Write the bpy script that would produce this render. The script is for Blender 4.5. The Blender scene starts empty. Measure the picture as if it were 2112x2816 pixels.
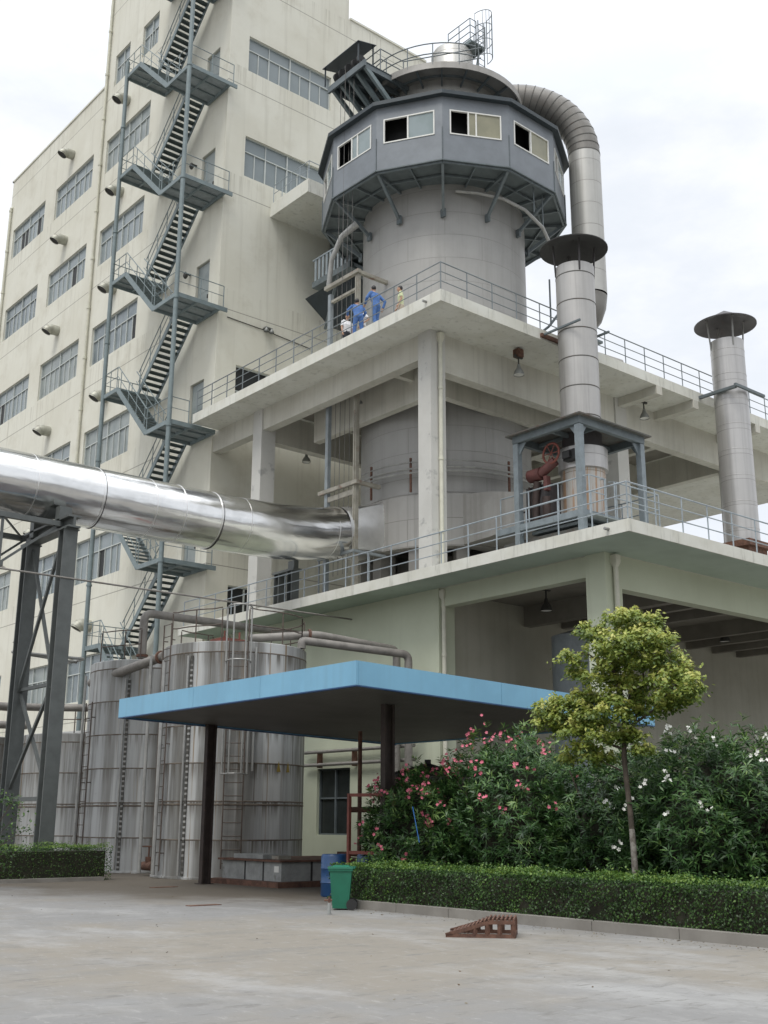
import bpy, math, random
import numpy as np
from mathutils import Vector, Matrix
random.seed(7); RNG = np.random.default_rng(11)
scene = bpy.context.scene
COL = scene.collection
R_ = math.radians

# ------------------------------------------------------------------ camera model (world: X along the right-hand fronts, Y along the left-hand fronts)
F, CX, CY, H = 3109., 1056., 1408., 1.6
_p, _r, _w = math.atan(852/3109.), 0.0045, 0.6976
def camM():
    cp, sp, cr, sr, cw, sw = math.cos(_p), math.sin(_p), math.cos(_r), math.sin(_r), math.cos(_w), math.sin(_w)
    M1 = np.array([[1,0,0],[0,cp,sp],[0,-sp,cp]]); M2 = np.array([[cr,-sr,0],[sr,cr,0],[0,0,1]])
    W = np.array([[cw,-sw,0],[sw,cw,0],[0,0,1]]); C0 = np.array([[1,0,0],[0,0,-1],[0,1,0]])
    return M2@M1@C0@W
CM = camM()
def ray(x, y): return CM.T@np.array([(x-CX)/F, (y-CY)/F, 1.])
def onz(x, y, z): d = ray(x, y); return d*((z-H)/d[2])+np.array([0,0,H])
def onx(x, y, X): d = ray(x, y); return d*(X/d[0])+np.array([0,0,H])
def ony(x, y, Y): d = ray(x, y); return d*(Y/d[1])+np.array([0,0,H])

# ------------------------------------------------------------------ mesh builder
class MB:
    def __init__(s): s.v = []; s.f = []; s.uv = {}
    def add(s, vs, fs, uvs=None):
        o = len(s.v); s.v += [tuple(map(float, v)) for v in vs]
        for i, f in enumerate(fs):
            if uvs is not None: s.uv[len(s.f)] = uvs[i]
            s.f.append(tuple(a+o for a in f))
        return s
    def box(s, x0, x1, y0, y1, z0, z1):
        if x0 > x1: x0, x1 = x1, x0
        if y0 > y1: y0, y1 = y1, y0
        if z0 > z1: z0, z1 = z1, z0
        v = [(x0,y0,z0),(x1,y0,z0),(x1,y1,z0),(x0,y1,z0),(x0,y0,z1),(x1,y0,z1),(x1,y1,z1),(x0,y1,z1)]
        return s.add(v, [(0,3,2,1),(4,5,6,7),(0,1,5,4),(1,2,6,5),(2,3,7,6),(3,0,4,7)])
    def bar(s, p, q, w, h=None, up=(0,0,1)):
        h = h or w; p = np.array(p, float); q = np.array(q, float); d = q-p; L = np.linalg.norm(d)
        if L < 1e-6: return s
        d /= L; u = np.array(up, float)
        if abs(d@u) > .98: u = np.array([1.,0,0]) if abs(d[0]) < .9 else np.array([0,1.,0])
        a = np.cross(d, u); a /= np.linalg.norm(a); b = np.cross(a, d)
        v = [e+a*i*w/2+b*j*h/2 for e in (p, q) for i, j in ((-1,-1),(1,-1),(1,1),(-1,1))]
        return s.add(v, [(0,1,2,3),(7,6,5,4),(0,4,5,1),(1,5,6,2),(2,6,7,3),(3,7,4,0)])
    def tube(s, pts, r, n=8, closed=False, cap=True):
        P = [np.array(p, float) for p in pts]; m = len(P)
        rr = list(r) if hasattr(r, '__len__') else [r]*m
        T = []
        for i in range(m):
            a = P[i-1] if (i > 0 or closed) else P[i]; b = P[(i+1) % m] if (i < m-1 or closed) else P[i]
            t = b-a; t /= max(np.linalg.norm(t), 1e-9); T.append(t)
        u = np.array([0,0,1.]) if abs(T[0][2]) < .9 else np.array([1.,0,0])
        vs = []
        for i in range(m):
            a = np.cross(T[i], u); a /= np.linalg.norm(a); u = np.cross(a, T[i])
            vs += [P[i]+rr[i]*(math.cos(2*math.pi*k/n)*a+math.sin(2*math.pi*k/n)*u) for k in range(n)]
        fs = []
        for i in range(m if closed else m-1):
            j = (i+1) % m
            fs += [(i*n+k, i*n+(k+1) % n, j*n+(k+1) % n, j*n+k) for k in range(n)]
        if cap and not closed: fs += [tuple(range(n-1, -1, -1)), tuple((m-1)*n+k for k in range(n))]
        return s.add(vs, fs)
    def lathe(s, cx, cy, prof, n=32, a0=0., a1=2*math.pi, phase=0.):
        full = abs(a1-a0-2*math.pi) < 1e-6; k = n if full else n+1
        vs = [(cx+r*math.cos(phase+a0+(a1-a0)*i/n), cy+r*math.sin(phase+a0+(a1-a0)*i/n), z) for r, z in prof for i in range(k)]
        rm = max(r for r, z in prof); fs = []; uvs = []
        L = [0.]
        for i in range(1, len(prof)): L.append(L[-1]+math.hypot(prof[i][0]-prof[i-1][0], prof[i][1]-prof[i-1][1]))
        for j in range(len(prof)-1):
            va, vb = prof[j][1], prof[j+1][1]
            for i in range(n):
                i2 = (i+1) % k
                fs.append((j*k+i, j*k+i2, (j+1)*k+i2, (j+1)*k+i))
                ua, ub = (a1-a0)*i/n*rm, (a1-a0)*(i+1)/n*rm
                uvs.append(((ua,va),(ub,va),(ub,vb),(ua,vb)))
        return s.add(vs, fs, uvs)
    def disc(s, cx, cy, z, r, n=32, up=True):
        vs = [(cx+r*math.cos(2*math.pi*i/n), cy+r*math.sin(2*math.pi*i/n), z) for i in range(n)]
        f = tuple(range(n)); return s.add(vs, [f if up else f[::-1]])
    def poly(s, pts): return s.add(pts, [tuple(range(len(pts)))])
    def prism(s, pts, z0, z1):
        n = len(pts); vs = [(x,y,z0) for x, y in pts]+[(x,y,z1) for x, y in pts]
        return s.add(vs, [tuple(range(n-1,-1,-1)), tuple(range(n, 2*n))]+[(i,(i+1) % n,n+(i+1) % n,n+i) for i in range(n)])
    def build(s, name, mat, parent=None, smooth=False, local=False):
        me = bpy.data.meshes.new(name); me.from_pydata(s.v, [], s.f)
        if s.uv:
            ul = me.uv_layers.new(name='UVMap'); data = np.zeros((len(me.loops), 2), np.float32)
            for p in me.polygons:
                u = s.uv.get(p.index)
                if u is not None:
                    for q, li in enumerate(p.loop_indices): data[li] = u[q]
            ul.data.foreach_set('uv', data.ravel())
        me.materials.append(mat)
        if smooth:
            me.polygons.foreach_set('use_smooth', [True]*len(me.polygons))
            if hasattr(me, 'set_sharp_from_angle'): me.set_sharp_from_angle(angle=R_(40))
        o = bpy.data.objects.new(name, me); COL.objects.link(o)
        if parent is not None:
            o.parent = parent
            if parent.type == 'EMPTY' and not local: o.matrix_parent_inverse = Matrix.Translation(parent.location).inverted()
        return o

def tag(o, label=None, cat=None, group=None, kind=None):
    if label: o['label'] = label
    if cat: o['category'] = cat
    if group: o['group'] = group
    if kind: o['kind'] = kind
    return o
def empty(name, loc, label=None, cat=None, group=None):
    o = bpy.data.objects.new(name, None); COL.objects.link(o); o.location = loc; o.empty_display_size = .3
    return tag(o, label, cat, group)
def copy_tree(o, parent=None):
    c = o.copy(); COL.objects.link(c)
    if parent is not None: c.parent = parent; c.matrix_parent_inverse = o.matrix_parent_inverse.copy()
    for ch in list(o.children): copy_tree(ch, c)
    return c

# ------------------------------------------------------------------ materials
def mat_base(name):
    m = bpy.data.materials.new(name); m.use_nodes = True; nt = m.node_tree
    b = nt.nodes['Principled BSDF']; return m, nt, b
def _n(nt, t, **k):
    n = nt.nodes.new(t)
    for a, v in k.items():
        if a.startswith('i_'): n.inputs[a[2:].replace('_', ' ')].default_value = v
        else: setattr(n, a, v)
    return n
def noise(nt, scale, detail=5, rough=.6, vec=None, sc=(1,1,1), coord='Object', rot=0.):
    if vec is None:
        tc = _n(nt, 'ShaderNodeTexCoord'); vec = tc.outputs[coord]
    mp = _n(nt, 'ShaderNodeMapping'); mp.inputs['Scale'].default_value = sc; mp.inputs['Rotation'].default_value = (0,0,rot)
    nt.links.new(vec, mp.inputs['Vector'])
    n = _n(nt, 'ShaderNodeTexNoise'); n.inputs['Scale'].default_value = scale; n.inputs['Detail'].default_value = detail; n.inputs['Roughness'].default_value = rough
    nt.links.new(mp.outputs['Vector'], n.inputs['Vector']); return n.outputs['Fac']
def ramp(nt, fac, lo, hi):
    n = _n(nt, 'ShaderNodeMapRange'); n.inputs['From Min'].default_value = lo; n.inputs['From Max'].default_value = hi; n.interpolation_type = 'SMOOTHSTEP'
    nt.links.new(fac, n.inputs['Value']); return n.outputs['Result']
def mul(nt, a, k):
    n = _n(nt, 'ShaderNodeMath', operation='MULTIPLY'); nt.links.new(a, n.inputs[0])
    if isinstance(k, (int, float)): n.inputs[1].default_value = k
    else: nt.links.new(k, n.inputs[1])
    return n.outputs[0]
def mix(nt, fac, a, b):
    n = _n(nt, 'ShaderNodeMix', data_type='RGBA')
    if isinstance(fac, (int, float)): n.inputs[0].default_value = fac
    else: nt.links.new(fac, n.inputs[0])
    for s_, c in ((6, a), (7, b)):
        if isinstance(c, tuple): n.inputs[s_].default_value = (*c, 1)
        else: nt.links.new(c, n.inputs[s_])
    return n.outputs[2]
def bump(nt, b, h, strength=.3, dist=.02):
    n = _n(nt, 'ShaderNodeBump'); n.inputs['Strength'].default_value = strength; n.inputs['Distance'].default_value = dist
    nt.links.new(h, n.inputs['Height']); nt.links.new(n.outputs['Normal'], b.inputs['Normal'])
def weathered(name, c, c2=None, scale=1.2, streak=None, samt=.5, spots=None, spamt=.6, rough=.7, metal=0., bmp=.15, bscale=30, splo=.62, sphi=.72, spscale=1.3, grooves=None, sill=None, slo=.45, shi=.75, ssc=(2.2,2.2,.07)):
    m, nt, b = mat_base(name); c2 = c2 or tuple(x*.86 for x in c)
    col = mix(nt, ramp(nt, noise(nt, scale), .35, .68), c, c2)
    if streak: col = mix(nt, mul(nt, ramp(nt, noise(nt, 1.6, 6, .65, sc=ssc), slo, shi), samt), col, streak)
    if spots: col = mix(nt, mul(nt, ramp(nt, noise(nt, spscale, 8, .7), splo, sphi), spamt), col, spots)
    if sill:      # run-off marks hanging below each row of sills
        tc = _n(nt, 'ShaderNodeTexCoord'); sx = _n(nt, 'ShaderNodeSeparateXYZ'); nt.links.new(tc.outputs['Object'], sx.inputs[0])
        a = _n(nt, 'ShaderNodeMath', operation='SUBTRACT'); a.inputs[0].default_value = sill[0]; nt.links.new(sx.outputs['Z'], a.inputs[1])
        d = _n(nt, 'ShaderNodeMath', operation='FLOORED_MODULO'); nt.links.new(a.outputs[0], d.inputs[0]); d.inputs[1].default_value = sill[1]
        inv = _n(nt, 'ShaderNodeMath', operation='SUBTRACT'); inv.inputs[0].default_value = 1; nt.links.new(ramp(nt, d.outputs[0], 0, 2.3), inv.inputs[1])
        col = mix(nt, mul(nt, mul(nt, inv.outputs[0], ramp(nt, noise(nt, 3.2, 5, .7, sc=(1.6,1.6,.04)), .5, .7)), .5), col, (.33,.31,.245))
    if grooves:
        tc = _n(nt, 'ShaderNodeTexCoord'); sx = _n(nt, 'ShaderNodeSeparateXYZ'); nt.links.new(tc.outputs['Object'], sx.inputs[0])
        a = _n(nt, 'ShaderNodeMath', operation='SUBTRACT'); nt.links.new(sx.outputs['Z'], a.inputs[0]); a.inputs[1].default_value = grooves[0]-3.0
        d = _n(nt, 'ShaderNodeMath', operation='FLOORED_MODULO'); nt.links.new(a.outputs[0], d.inputs[0]); d.inputs[1].default_value = grooves[1]
        e = _n(nt, 'ShaderNodeMath', operation='SUBTRACT'); nt.links.new(d.outputs[0], e.inputs[0]); e.inputs[1].default_value = 3.0
        g = _n(nt, 'ShaderNodeMath', operation='ABSOLUTE'); nt.links.new(e.outputs[0], g.inputs[0])
        h = _n(nt, 'ShaderNodeMath', operation='LESS_THAN'); nt.links.new(g.outputs[0], h.inputs[0]); h.inputs[1].default_value = .022
        col = mix(nt, mul(nt, h.outputs[0], .75), col, (.2,.19,.16))
    nt.links.new(col, b.inputs['Base Color'])
    b.inputs['Roughness'].default_value = rough; b.inputs['Metallic'].default_value = metal
    if bmp: bump(nt, b, noise(nt, bscale, 4), bmp, .01)
    return m
def panels(name, c, c2, mortar, w, h, msize=.012, streak=None, samt=.5, rust=None, rough=.55, metal=.3, off=.5, ssc=(2.5,2.5,.05), slo=.45, shi=.72, rlo=.6):
    m, nt, b = mat_base(name)
    tc = _n(nt, 'ShaderNodeTexCoord'); br = _n(nt, 'ShaderNodeTexBrick', offset=off)
    br.inputs['Scale'].default_value = 1; br.inputs['Brick Width'].default_value = w; br.inputs['Row Height'].default_value = h
    br.inputs['Mortar Size'].default_value = msize; br.inputs['Mortar Smooth'].default_value = .15
    br.inputs['Color1'].default_value = (*c, 1); br.inputs['Color2'].default_value = (*c2, 1); br.inputs['Mortar'].default_value = (*mortar, 1)
    nt.links.new(tc.outputs['UV'], br.inputs['Vector'])
    col = br.outputs['Color']
    col = mix(nt, mul(nt, ramp(nt, noise(nt, .9), .4, .7), .35), col, tuple(x*.75 for x in c))
    if streak: col = mix(nt, mul(nt, ramp(nt, noise(nt, 1.7, 7, .7, sc=ssc), slo, shi), samt), col, streak)
    if rust: col = mix(nt, mul(nt, ramp(nt, noise(nt, 1.4, 8, .75, sc=(3.2,3.2,.12)), rlo, rlo+.1), .7), col, rust)
    nt.links.new(col, b.inputs['Base Color']); b.inputs['Roughness'].default_value = rough; b.inputs['Metallic'].default_value = metal
    inv = _n(nt, 'ShaderNodeMath', operation='SUBTRACT'); inv.inputs[0].default_value = 1; nt.links.new(br.outputs['Fac'], inv.inputs[1])
    bump(nt, b, inv.outputs[0], .5, .01)
    return m
def plain(name, c, rough=.5, metal=0., var=.12, scale=3., rust=None, rlo=.6, bmp=0):
    m, nt, b = mat_base(name)
    col = mix(nt, ramp(nt, noise(nt, scale, 6, .65), .35, .7), c, tuple(x*(1-var*2) for x in c))
    if rust: col = mix(nt, mul(nt, ramp(nt, noise(nt, 2.3, 8, .75), rlo, rlo+.12), .8), col, rust)
    nt.links.new(col, b.inputs['Base Color']); b.inputs['Roughness'].default_value = rough; b.inputs['Metallic'].default_value = metal
    if bmp: bump(nt, b, noise(nt, 25, 3), bmp, .01)
    return m
def tankmat(dirty=0.):
    m, nt, b = mat_base('dirty_tank_sheet' if dirty else 'tank_sheet')
    tc = _n(nt, 'ShaderNodeTexCoord'); br = _n(nt, 'ShaderNodeTexBrick', offset=.5)
    br.inputs['Scale'].default_value = 1; br.inputs['Brick Width'].default_value = 2.9; br.inputs['Row Height'].default_value = 1.075; br.inputs['Mortar Size'].default_value = .014; br.inputs['Mortar Smooth'].default_value = .2
    br.inputs['Color1'].default_value = (.43,.44,.44,1); br.inputs['Color2'].default_value = (.33,.34,.34,1); br.inputs['Mortar'].default_value = (.10,.075,.055,1)
    nt.links.new(tc.outputs['UV'], br.inputs['Vector']); col = br.outputs['Color']
    col = mix(nt, mul(nt, ramp(nt, noise(nt, .9, 5, .6, sc=(1.2,1.2,.05)), .42, .62), .75), col, (.17,.165,.15))
    col = mix(nt, mul(nt, ramp(nt, noise(nt, 1.5, 7, .7, sc=(1.5,1.5,.06)), .5-dirty*.1, .68), .7), col, (.085,.08,.068))
    col = mix(nt, mul(nt, ramp(nt, noise(nt, 1.1, 5, .6, sc=(1.5,1.5,.05)), .52, .66), .7), col, (.55,.56,.555))
    col = mix(nt, mul(nt, ramp(nt, noise(nt, 1.3, 6, .7, sc=(2.6,2.6,.03)), .6, .66), .8), col, (.2,.125,.05))
    col = mix(nt, mul(nt, ramp(nt, noise(nt, 5, 8, .75), .62, .75), .5), col, (.1,.08,.06))
    # run-off dirt creeping down from each seam
    sx = _n(nt, 'ShaderNodeSeparateXYZ'); nt.links.new(tc.outputs['UV'], sx.inputs[0])
    d = _n(nt, 'ShaderNodeMath', operation='FLOORED_MODULO'); nt.links.new(sx.outputs['Y'], d.inputs[0]); d.inputs[1].default_value = 1.075
    f = ramp(nt, d.outputs[0], .45, 1.075); nn = ramp(nt, noise(nt, 3.4, 6, .7, sc=(2.4,2.4,.06)), .42, .62)
    col = mix(nt, mul(nt, mul(nt, f, nn), .65+dirty*.3), col, (.09,.078,.06))
    nt.links.new(col, b.inputs['Base Color']); b.inputs['Roughness'].default_value = .55; b.inputs['Metallic'].default_value = .2
    bump(nt, b, noise(nt, 3, 3), .12, .02); return m
def stripes(name):
    m, nt, b = mat_base(name)
    tc = _n(nt, 'ShaderNodeTexCoord'); sx = _n(nt, 'ShaderNodeSeparateXYZ'); nt.links.new(tc.outputs['Object'], sx.inputs[0])
    d = _n(nt, 'ShaderNodeMath', operation='FLOORED_MODULO'); nt.links.new(sx.outputs['Z'], d.inputs[0]); d.inputs[1].default_value = .155
    l = _n(nt, 'ShaderNodeMath', operation='LESS_THAN'); nt.links.new(d.outputs[0], l.inputs[0]); l.inputs[1].default_value = .06
    fade = ramp(nt, noise(nt, 1.5, 4), .3, .6)
    col = mix(nt, mul(nt, l.outputs[0], fade), (.06,.057,.05), (.33,.33,.32)); nt.links.new(col, b.inputs['Base Color']); b.inputs['Roughness'].default_value = .7; return m
def leafmat(name, stops, rough=.5, trans=.25):
    m, nt, b = mat_base(name)
    at = _n(nt, 'ShaderNodeAttribute', attribute_name='tint'); cr = _n(nt, 'ShaderNodeValToRGB')
    el = cr.color_ramp.elements
    el[0].position, el[0].color = stops[0][0], (*stops[0][1], 1); el[1].position, el[1].color = stops[-1][0], (*stops[-1][1], 1)
    for p, c in stops[1:-1]: e = el.new(p); e.color = (*c, 1)
    nt.links.new(at.outputs['Fac'], cr.inputs['Fac']); nt.links.new(cr.outputs['Color'], b.inputs['Base Color'])
    b.inputs['Roughness'].default_value = rough
    tr = _n(nt, 'ShaderNodeBsdfTranslucent'); ms = _n(nt, 'ShaderNodeMixShader'); ms.inputs[0].default_value = trans
    nt.links.new(cr.outputs['Color'], tr.inputs['Color'])
    nt.links.new(b.outputs[0], ms.inputs[1]); nt.links.new(tr.outputs[0], ms.inputs[2])
    nt.links.new(ms.outputs[0], nt.nodes['Material Output'].inputs['Surface'])
    return m

RUST = (.16,.065,.035)
M = {}
M['wall'] = weathered('cream_wall_paint', (.655,.645,.565), (.60,.585,.50), .3, streak=(.40,.38,.31), samt=.5, spots=(.50,.475,.39), spamt=.55, splo=.5, sphi=.72, spscale=.55, rough=.85, grooves=(.21,6.1), sill=(7.35,6.1), bmp=.1, ssc=(1.5,1.5,.05), slo=.5, shi=.82)
M['wall_low'] = weathered('pale_green_wall_paint', (.53,.565,.44), (.48,.51,.39), .4, streak=(.24,.23,.16), samt=.35, rough=.85, bmp=.1, slo=.55, shi=.85)
M['concrete'] = weathered('painted_concrete', (.545,.535,.475), (.475,.46,.40), .6, streak=(.2,.19,.16), samt=.3, spots=(.17,.17,.16), spamt=.5, splo=.66, sphi=.74, spscale=.9, rough=.85)
M['slab_edge'] = weathered('slab_edge_paint', (.63,.63,.575), (.56,.555,.49), 1.1, streak=(.17,.17,.14), samt=.45, ssc=(3,3,.4), slo=.52, shi=.75, rough=.85)
M['column'] = weathered('column_paint', (.52,.515,.485), (.47,.465,.435), .8, spots=(.26,.26,.255), spamt=.65, splo=.57, sphi=.66, spscale=1.0, rough=.85)
M['winframe'] = plain('window_frame_paint', (.50,.53,.51), .5, var=.06)
M['frost'] = weathered('frosted_pane', (.23,.265,.275), (.19,.225,.235), .4, rough=.22, bmp=0)
M['frost3'] = weathered('curtained_pane', (.20,.235,.25), (.13,.16,.175), 1.1, rough=.18, bmp=0)
M['frost2'] = weathered('dusty_pane', (.27,.30,.29), (.17,.2,.2), .8, rough=.3, bmp=0)
M['dark'] = plain('dark_interior', (.02,.022,.022), .6)
M['darkglass'] = plain('dark_glass', (.03,.036,.036), .12)
M['steel'] = plain('grey_green_steel_paint', (.185,.23,.237), .5, .1, var=.1, rust=(.12,.075,.05), rlo=.66)
M['tread'] = plain('tread_steel', (.085,.11,.108), .6, .1)
M['grate'] = plain('floor_grating', (.24,.27,.27), .6, .2)
M['rail'] = plain('railing_paint', (.17,.195,.205), .5, .1, rust=RUST, rlo=.68)
M['shelter'] = plain('shelter_steel_paint', (.20,.235,.255), .5, .1, rust=RUST, rlo=.63)
M['rail_light'] = plain('railing_paint_light', (.30,.345,.375), .5, .1, rust=RUST, rlo=.7)
M['pipe_cream'] = plain('downpipe_plastic', (.60,.59,.49), .5, var=.08)
M['vent'] = weathered('vent_metal', (.42,.42,.36), (.33,.33,.28), 3, streak=(.2,.17,.12), rough=.5, metal=.3)
M['silo'] = panels('silo_cladding', (.34,.335,.32), (.315,.31,.295), (.225,.22,.205), 3.1, 1.02, .009, streak=(.19,.185,.17), samt=.55, rough=.5, metal=.25, slo=.45, shi=.8, ssc=(1.1,1.1,.07))
M['silo_low'] = panels('silo_cladding_low', (.36,.35,.33), (.33,.32,.30), (.19,.18,.165), 2.6, 1.05, .011, streak=(.19,.185,.17), samt=.55, rough=.5, metal=.25)
M['cabin'] = plain('cabin_paint', (.185,.205,.225), .45, .1, var=.09, scale=1.1)
M['cabin_roof'] = plain('cabin_roof_sheet', (.035,.047,.055), .5, .1)
M['under'] = plain('dark_under_sheet', (.10,.12,.125), .7)
M['brace'] = plain('brace_steel', (.13,.155,.165), .55, .1, rust=RUST, rlo=.7)
M['rustsheet'] = plain('rusted_sheet', (.11,.11,.1), .75, .1, rust=(.09,.06,.045), rlo=.5)
M['alu'] = None
M['white'] = plain('window_white', (.72,.72,.68), .45, var=.05)
M['cabpane'] = weathered('cabin_pane', (.26,.31,.32), (.22,.27,.27), 1.2, rough=.15, bmp=0)
M['cabpane2'] = weathered('cabin_pane_yellowed', (.27,.26,.18), (.22,.215,.15), 1.2, rough=.2, bmp=0)
M['duct'] = panels('duct_cladding', (.45,.445,.42), (.43,.425,.40), (.17,.16,.145), 60, 1.06, .012, streak=(.24,.23,.21), samt=.5, rough=.42, metal=.45)
M['chimney'] = panels('chimney_cladding', (.43,.42,.405), (.40,.39,.375), (.13,.115,.1), 60, 1.09, .016, streak=(.22,.215,.205), samt=.55, rust=(.25,.2,.16), rlo=.66, rough=.42, metal=.45)
M['chimney2'] = panels('chimney_cladding_bright', (.47,.46,.45), (.44,.43,.42), (.22,.21,.2), 60, 1.06, .009, streak=(.27,.265,.26), samt=.5, rough=.36, metal=.55)
M['capdark'] = plain('sooty_cap', (.02,.019,.019), .7, rust=(.04,.02,.016))
M['capgrey'] = plain('cap_sheet', (.065,.06,.062), .6, .2, rust=(.09,.045,.035), rlo=.58)
M['tank'] = tankmat(); M['tankdirty'] = tankmat(1.)
M['rust'] = plain('rusty_steel', (.15,.075,.05), .8, var=.25, scale=6, rust=(.06,.03,.022), rlo=.5)
M['rustred'] = plain('rusty_red_paint', (.19,.055,.04), .7, var=.2, scale=6)
M['valve'] = plain('valve_red', (.115,.04,.036), .6, var=.2)
M['black'] = plain('black_parts', (.02,.02,.02), .6)
M['pipe'] = plain('lagged_pipe', (.25,.235,.215), .6, .15, var=.15, rust=(.13,.08,.05), rlo=.62)
M['trestle'] = plain('trestle_steel', (.105,.115,.112), .55, .1, var=.1, rust=(.16,.1,.06), rlo=.7)
M['blue'] = weathered('blue_fascia_sheet', (.18,.395,.555), (.16,.355,.505), 1., streak=(.15,.31,.43), samt=.5, rough=.42, bmp=0)
M['soffit'] = None
M['drum'] = plain('blue_plastic', (.02,.075,.2), .4, var=.1)
M['bin'] = plain('green_plastic', (.012,.135,.08), .42, var=.08)
M['plaster'] = plain('rough_concrete_block', (.33,.34,.33), .9, var=.15, rust=(.1,.09,.08), rlo=.6)
M['kerb'] = weathered('kerb_concrete', (.225,.212,.19), (.175,.163,.145), 1.5, spots=(.14,.12,.1), rough=.9)
M['soil'] = weathered('soil', (.09,.06,.04), (.05,.035,.025), 3, rough=.95, bmp=.6)
M['bark'] = weathered('bark', (.085,.068,.052), (.05,.04,.03), 6, rough=.9, bmp=.6)
M['barkwhite'] = weathered('limewashed_bark', (.25,.235,.21), (.10,.085,.07), 9, rough=.9, bmp=.6)
M['hoop'] = plain('tank_seam_weld', (.15,.125,.10), .7, var=.25, scale=5, rust=(.07,.045,.03), rlo=.5)
M['postdark'] = plain('dark_rusty_post', (.045,.032,.027), .75, var=.2, scale=4, rust=(.13,.055,.03), rlo=.6)
M['soffitgreen'] = weathered('green_bounce_soffit', (.45,.535,.455), (.39,.465,.39), .6, spots=(.2,.21,.18), spamt=.5, splo=.64, sphi=.72, rough=.85)  # green light bounced from below is put into this colour
M['ladder'] = plain('ladder_rusty_steel', (.10,.075,.06), .7, var=.2, scale=5)
M['galv'] = plain('galvanised_tube', (.36,.36,.345), .5, .4)
M['lamp'] = plain('lamp_grey', (.26,.27,.26), .45, .3)
M['lampdark'] = plain('lamp_dark', (.06,.06,.055), .6, .2)
M['wire'] = plain('steel_wire', (.1,.095,.09), .5, .3)
M['hoist'] = plain('hoist_cream_rusty', (.30,.285,.24), .65, var=.15, rust=RUST, rlo=.55)
M['hoistgrey'] = plain('hoist_grey', (.24,.27,.285), .55, rust=RUST, rlo=.66)
M['flowerpink'] = plain('pink_petals', (.66,.15,.22), .5, var=.2, scale=14)
M['flowerwhite'] = plain('white_petals', (.8,.8,.74), .5)
M['blueplas'] = plain('blue_pole', (.02,.14,.42), .4)
M['yellow'] = plain('sign_yellow', (.28,.2,.03), .5)
M['ventmark'] = None

def shiny(name):
    m, nt, b = mat_base(name)
    col = mix(nt, ramp(nt, noise(nt, 1.2, 6), .4, .7), (.80,.80,.79), (.70,.70,.69))
    nt.links.new(col, b.inputs['Base Color']); b.inputs['Metallic'].default_value = 1
    b.inputs['Roughness'].default_value = .2
    h = noise(nt, .8, 2, .45, sc=(.32,1,1)); n2 = noise(nt, 2.6, 2, .5, sc=(.25,1,1))
    ad = _n(nt, 'ShaderNodeMath', operation='MULTIPLY_ADD'); nt.links.new(n2, ad.inputs[0]); ad.inputs[1].default_value = .42; nt.links.new(h, ad.inputs[2])
    bump(nt, b, ad.outputs[0], .5, .12); return m
M['gauge'] = stripes('black_white_gauge_board')
M['alu'] = shiny('polished_aluminium_cladding')
M['aluflare'] = plain('crumpled_bright_foil', (.86,.86,.85), .38, 1., var=.04, bmp=.3)
def slats(name):
    m, nt, b = mat_base(name)
    tc = _n(nt, 'ShaderNodeTexCoord'); sx = _n(nt, 'ShaderNodeSeparateXYZ'); nt.links.new(tc.outputs['Object'], sx.inputs[0])
    d = _n(nt, 'ShaderNodeMath', operation='FLOORED_MODULO'); nt.links.new(sx.outputs['Y'], d.inputs[0]); d.inputs[1].default_value = .2
    l = _n(nt, 'ShaderNodeMath', operation='LESS_THAN'); nt.links.new(d.outputs[0], l.inputs[0]); l.inputs[1].default_value = .022
    col = mix(nt, ramp(nt, noise(nt, .8), .35, .7), (.115,.11,.102), (.085,.08,.074))
    col = mix(nt, l.outputs[0], col, (.03,.03,.03)); nt.links.new(col, b.inputs['Base Color']); b.inputs['Roughness'].default_value = .6
    return m
M['soffit'] = slats('slatted_soffit')
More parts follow.
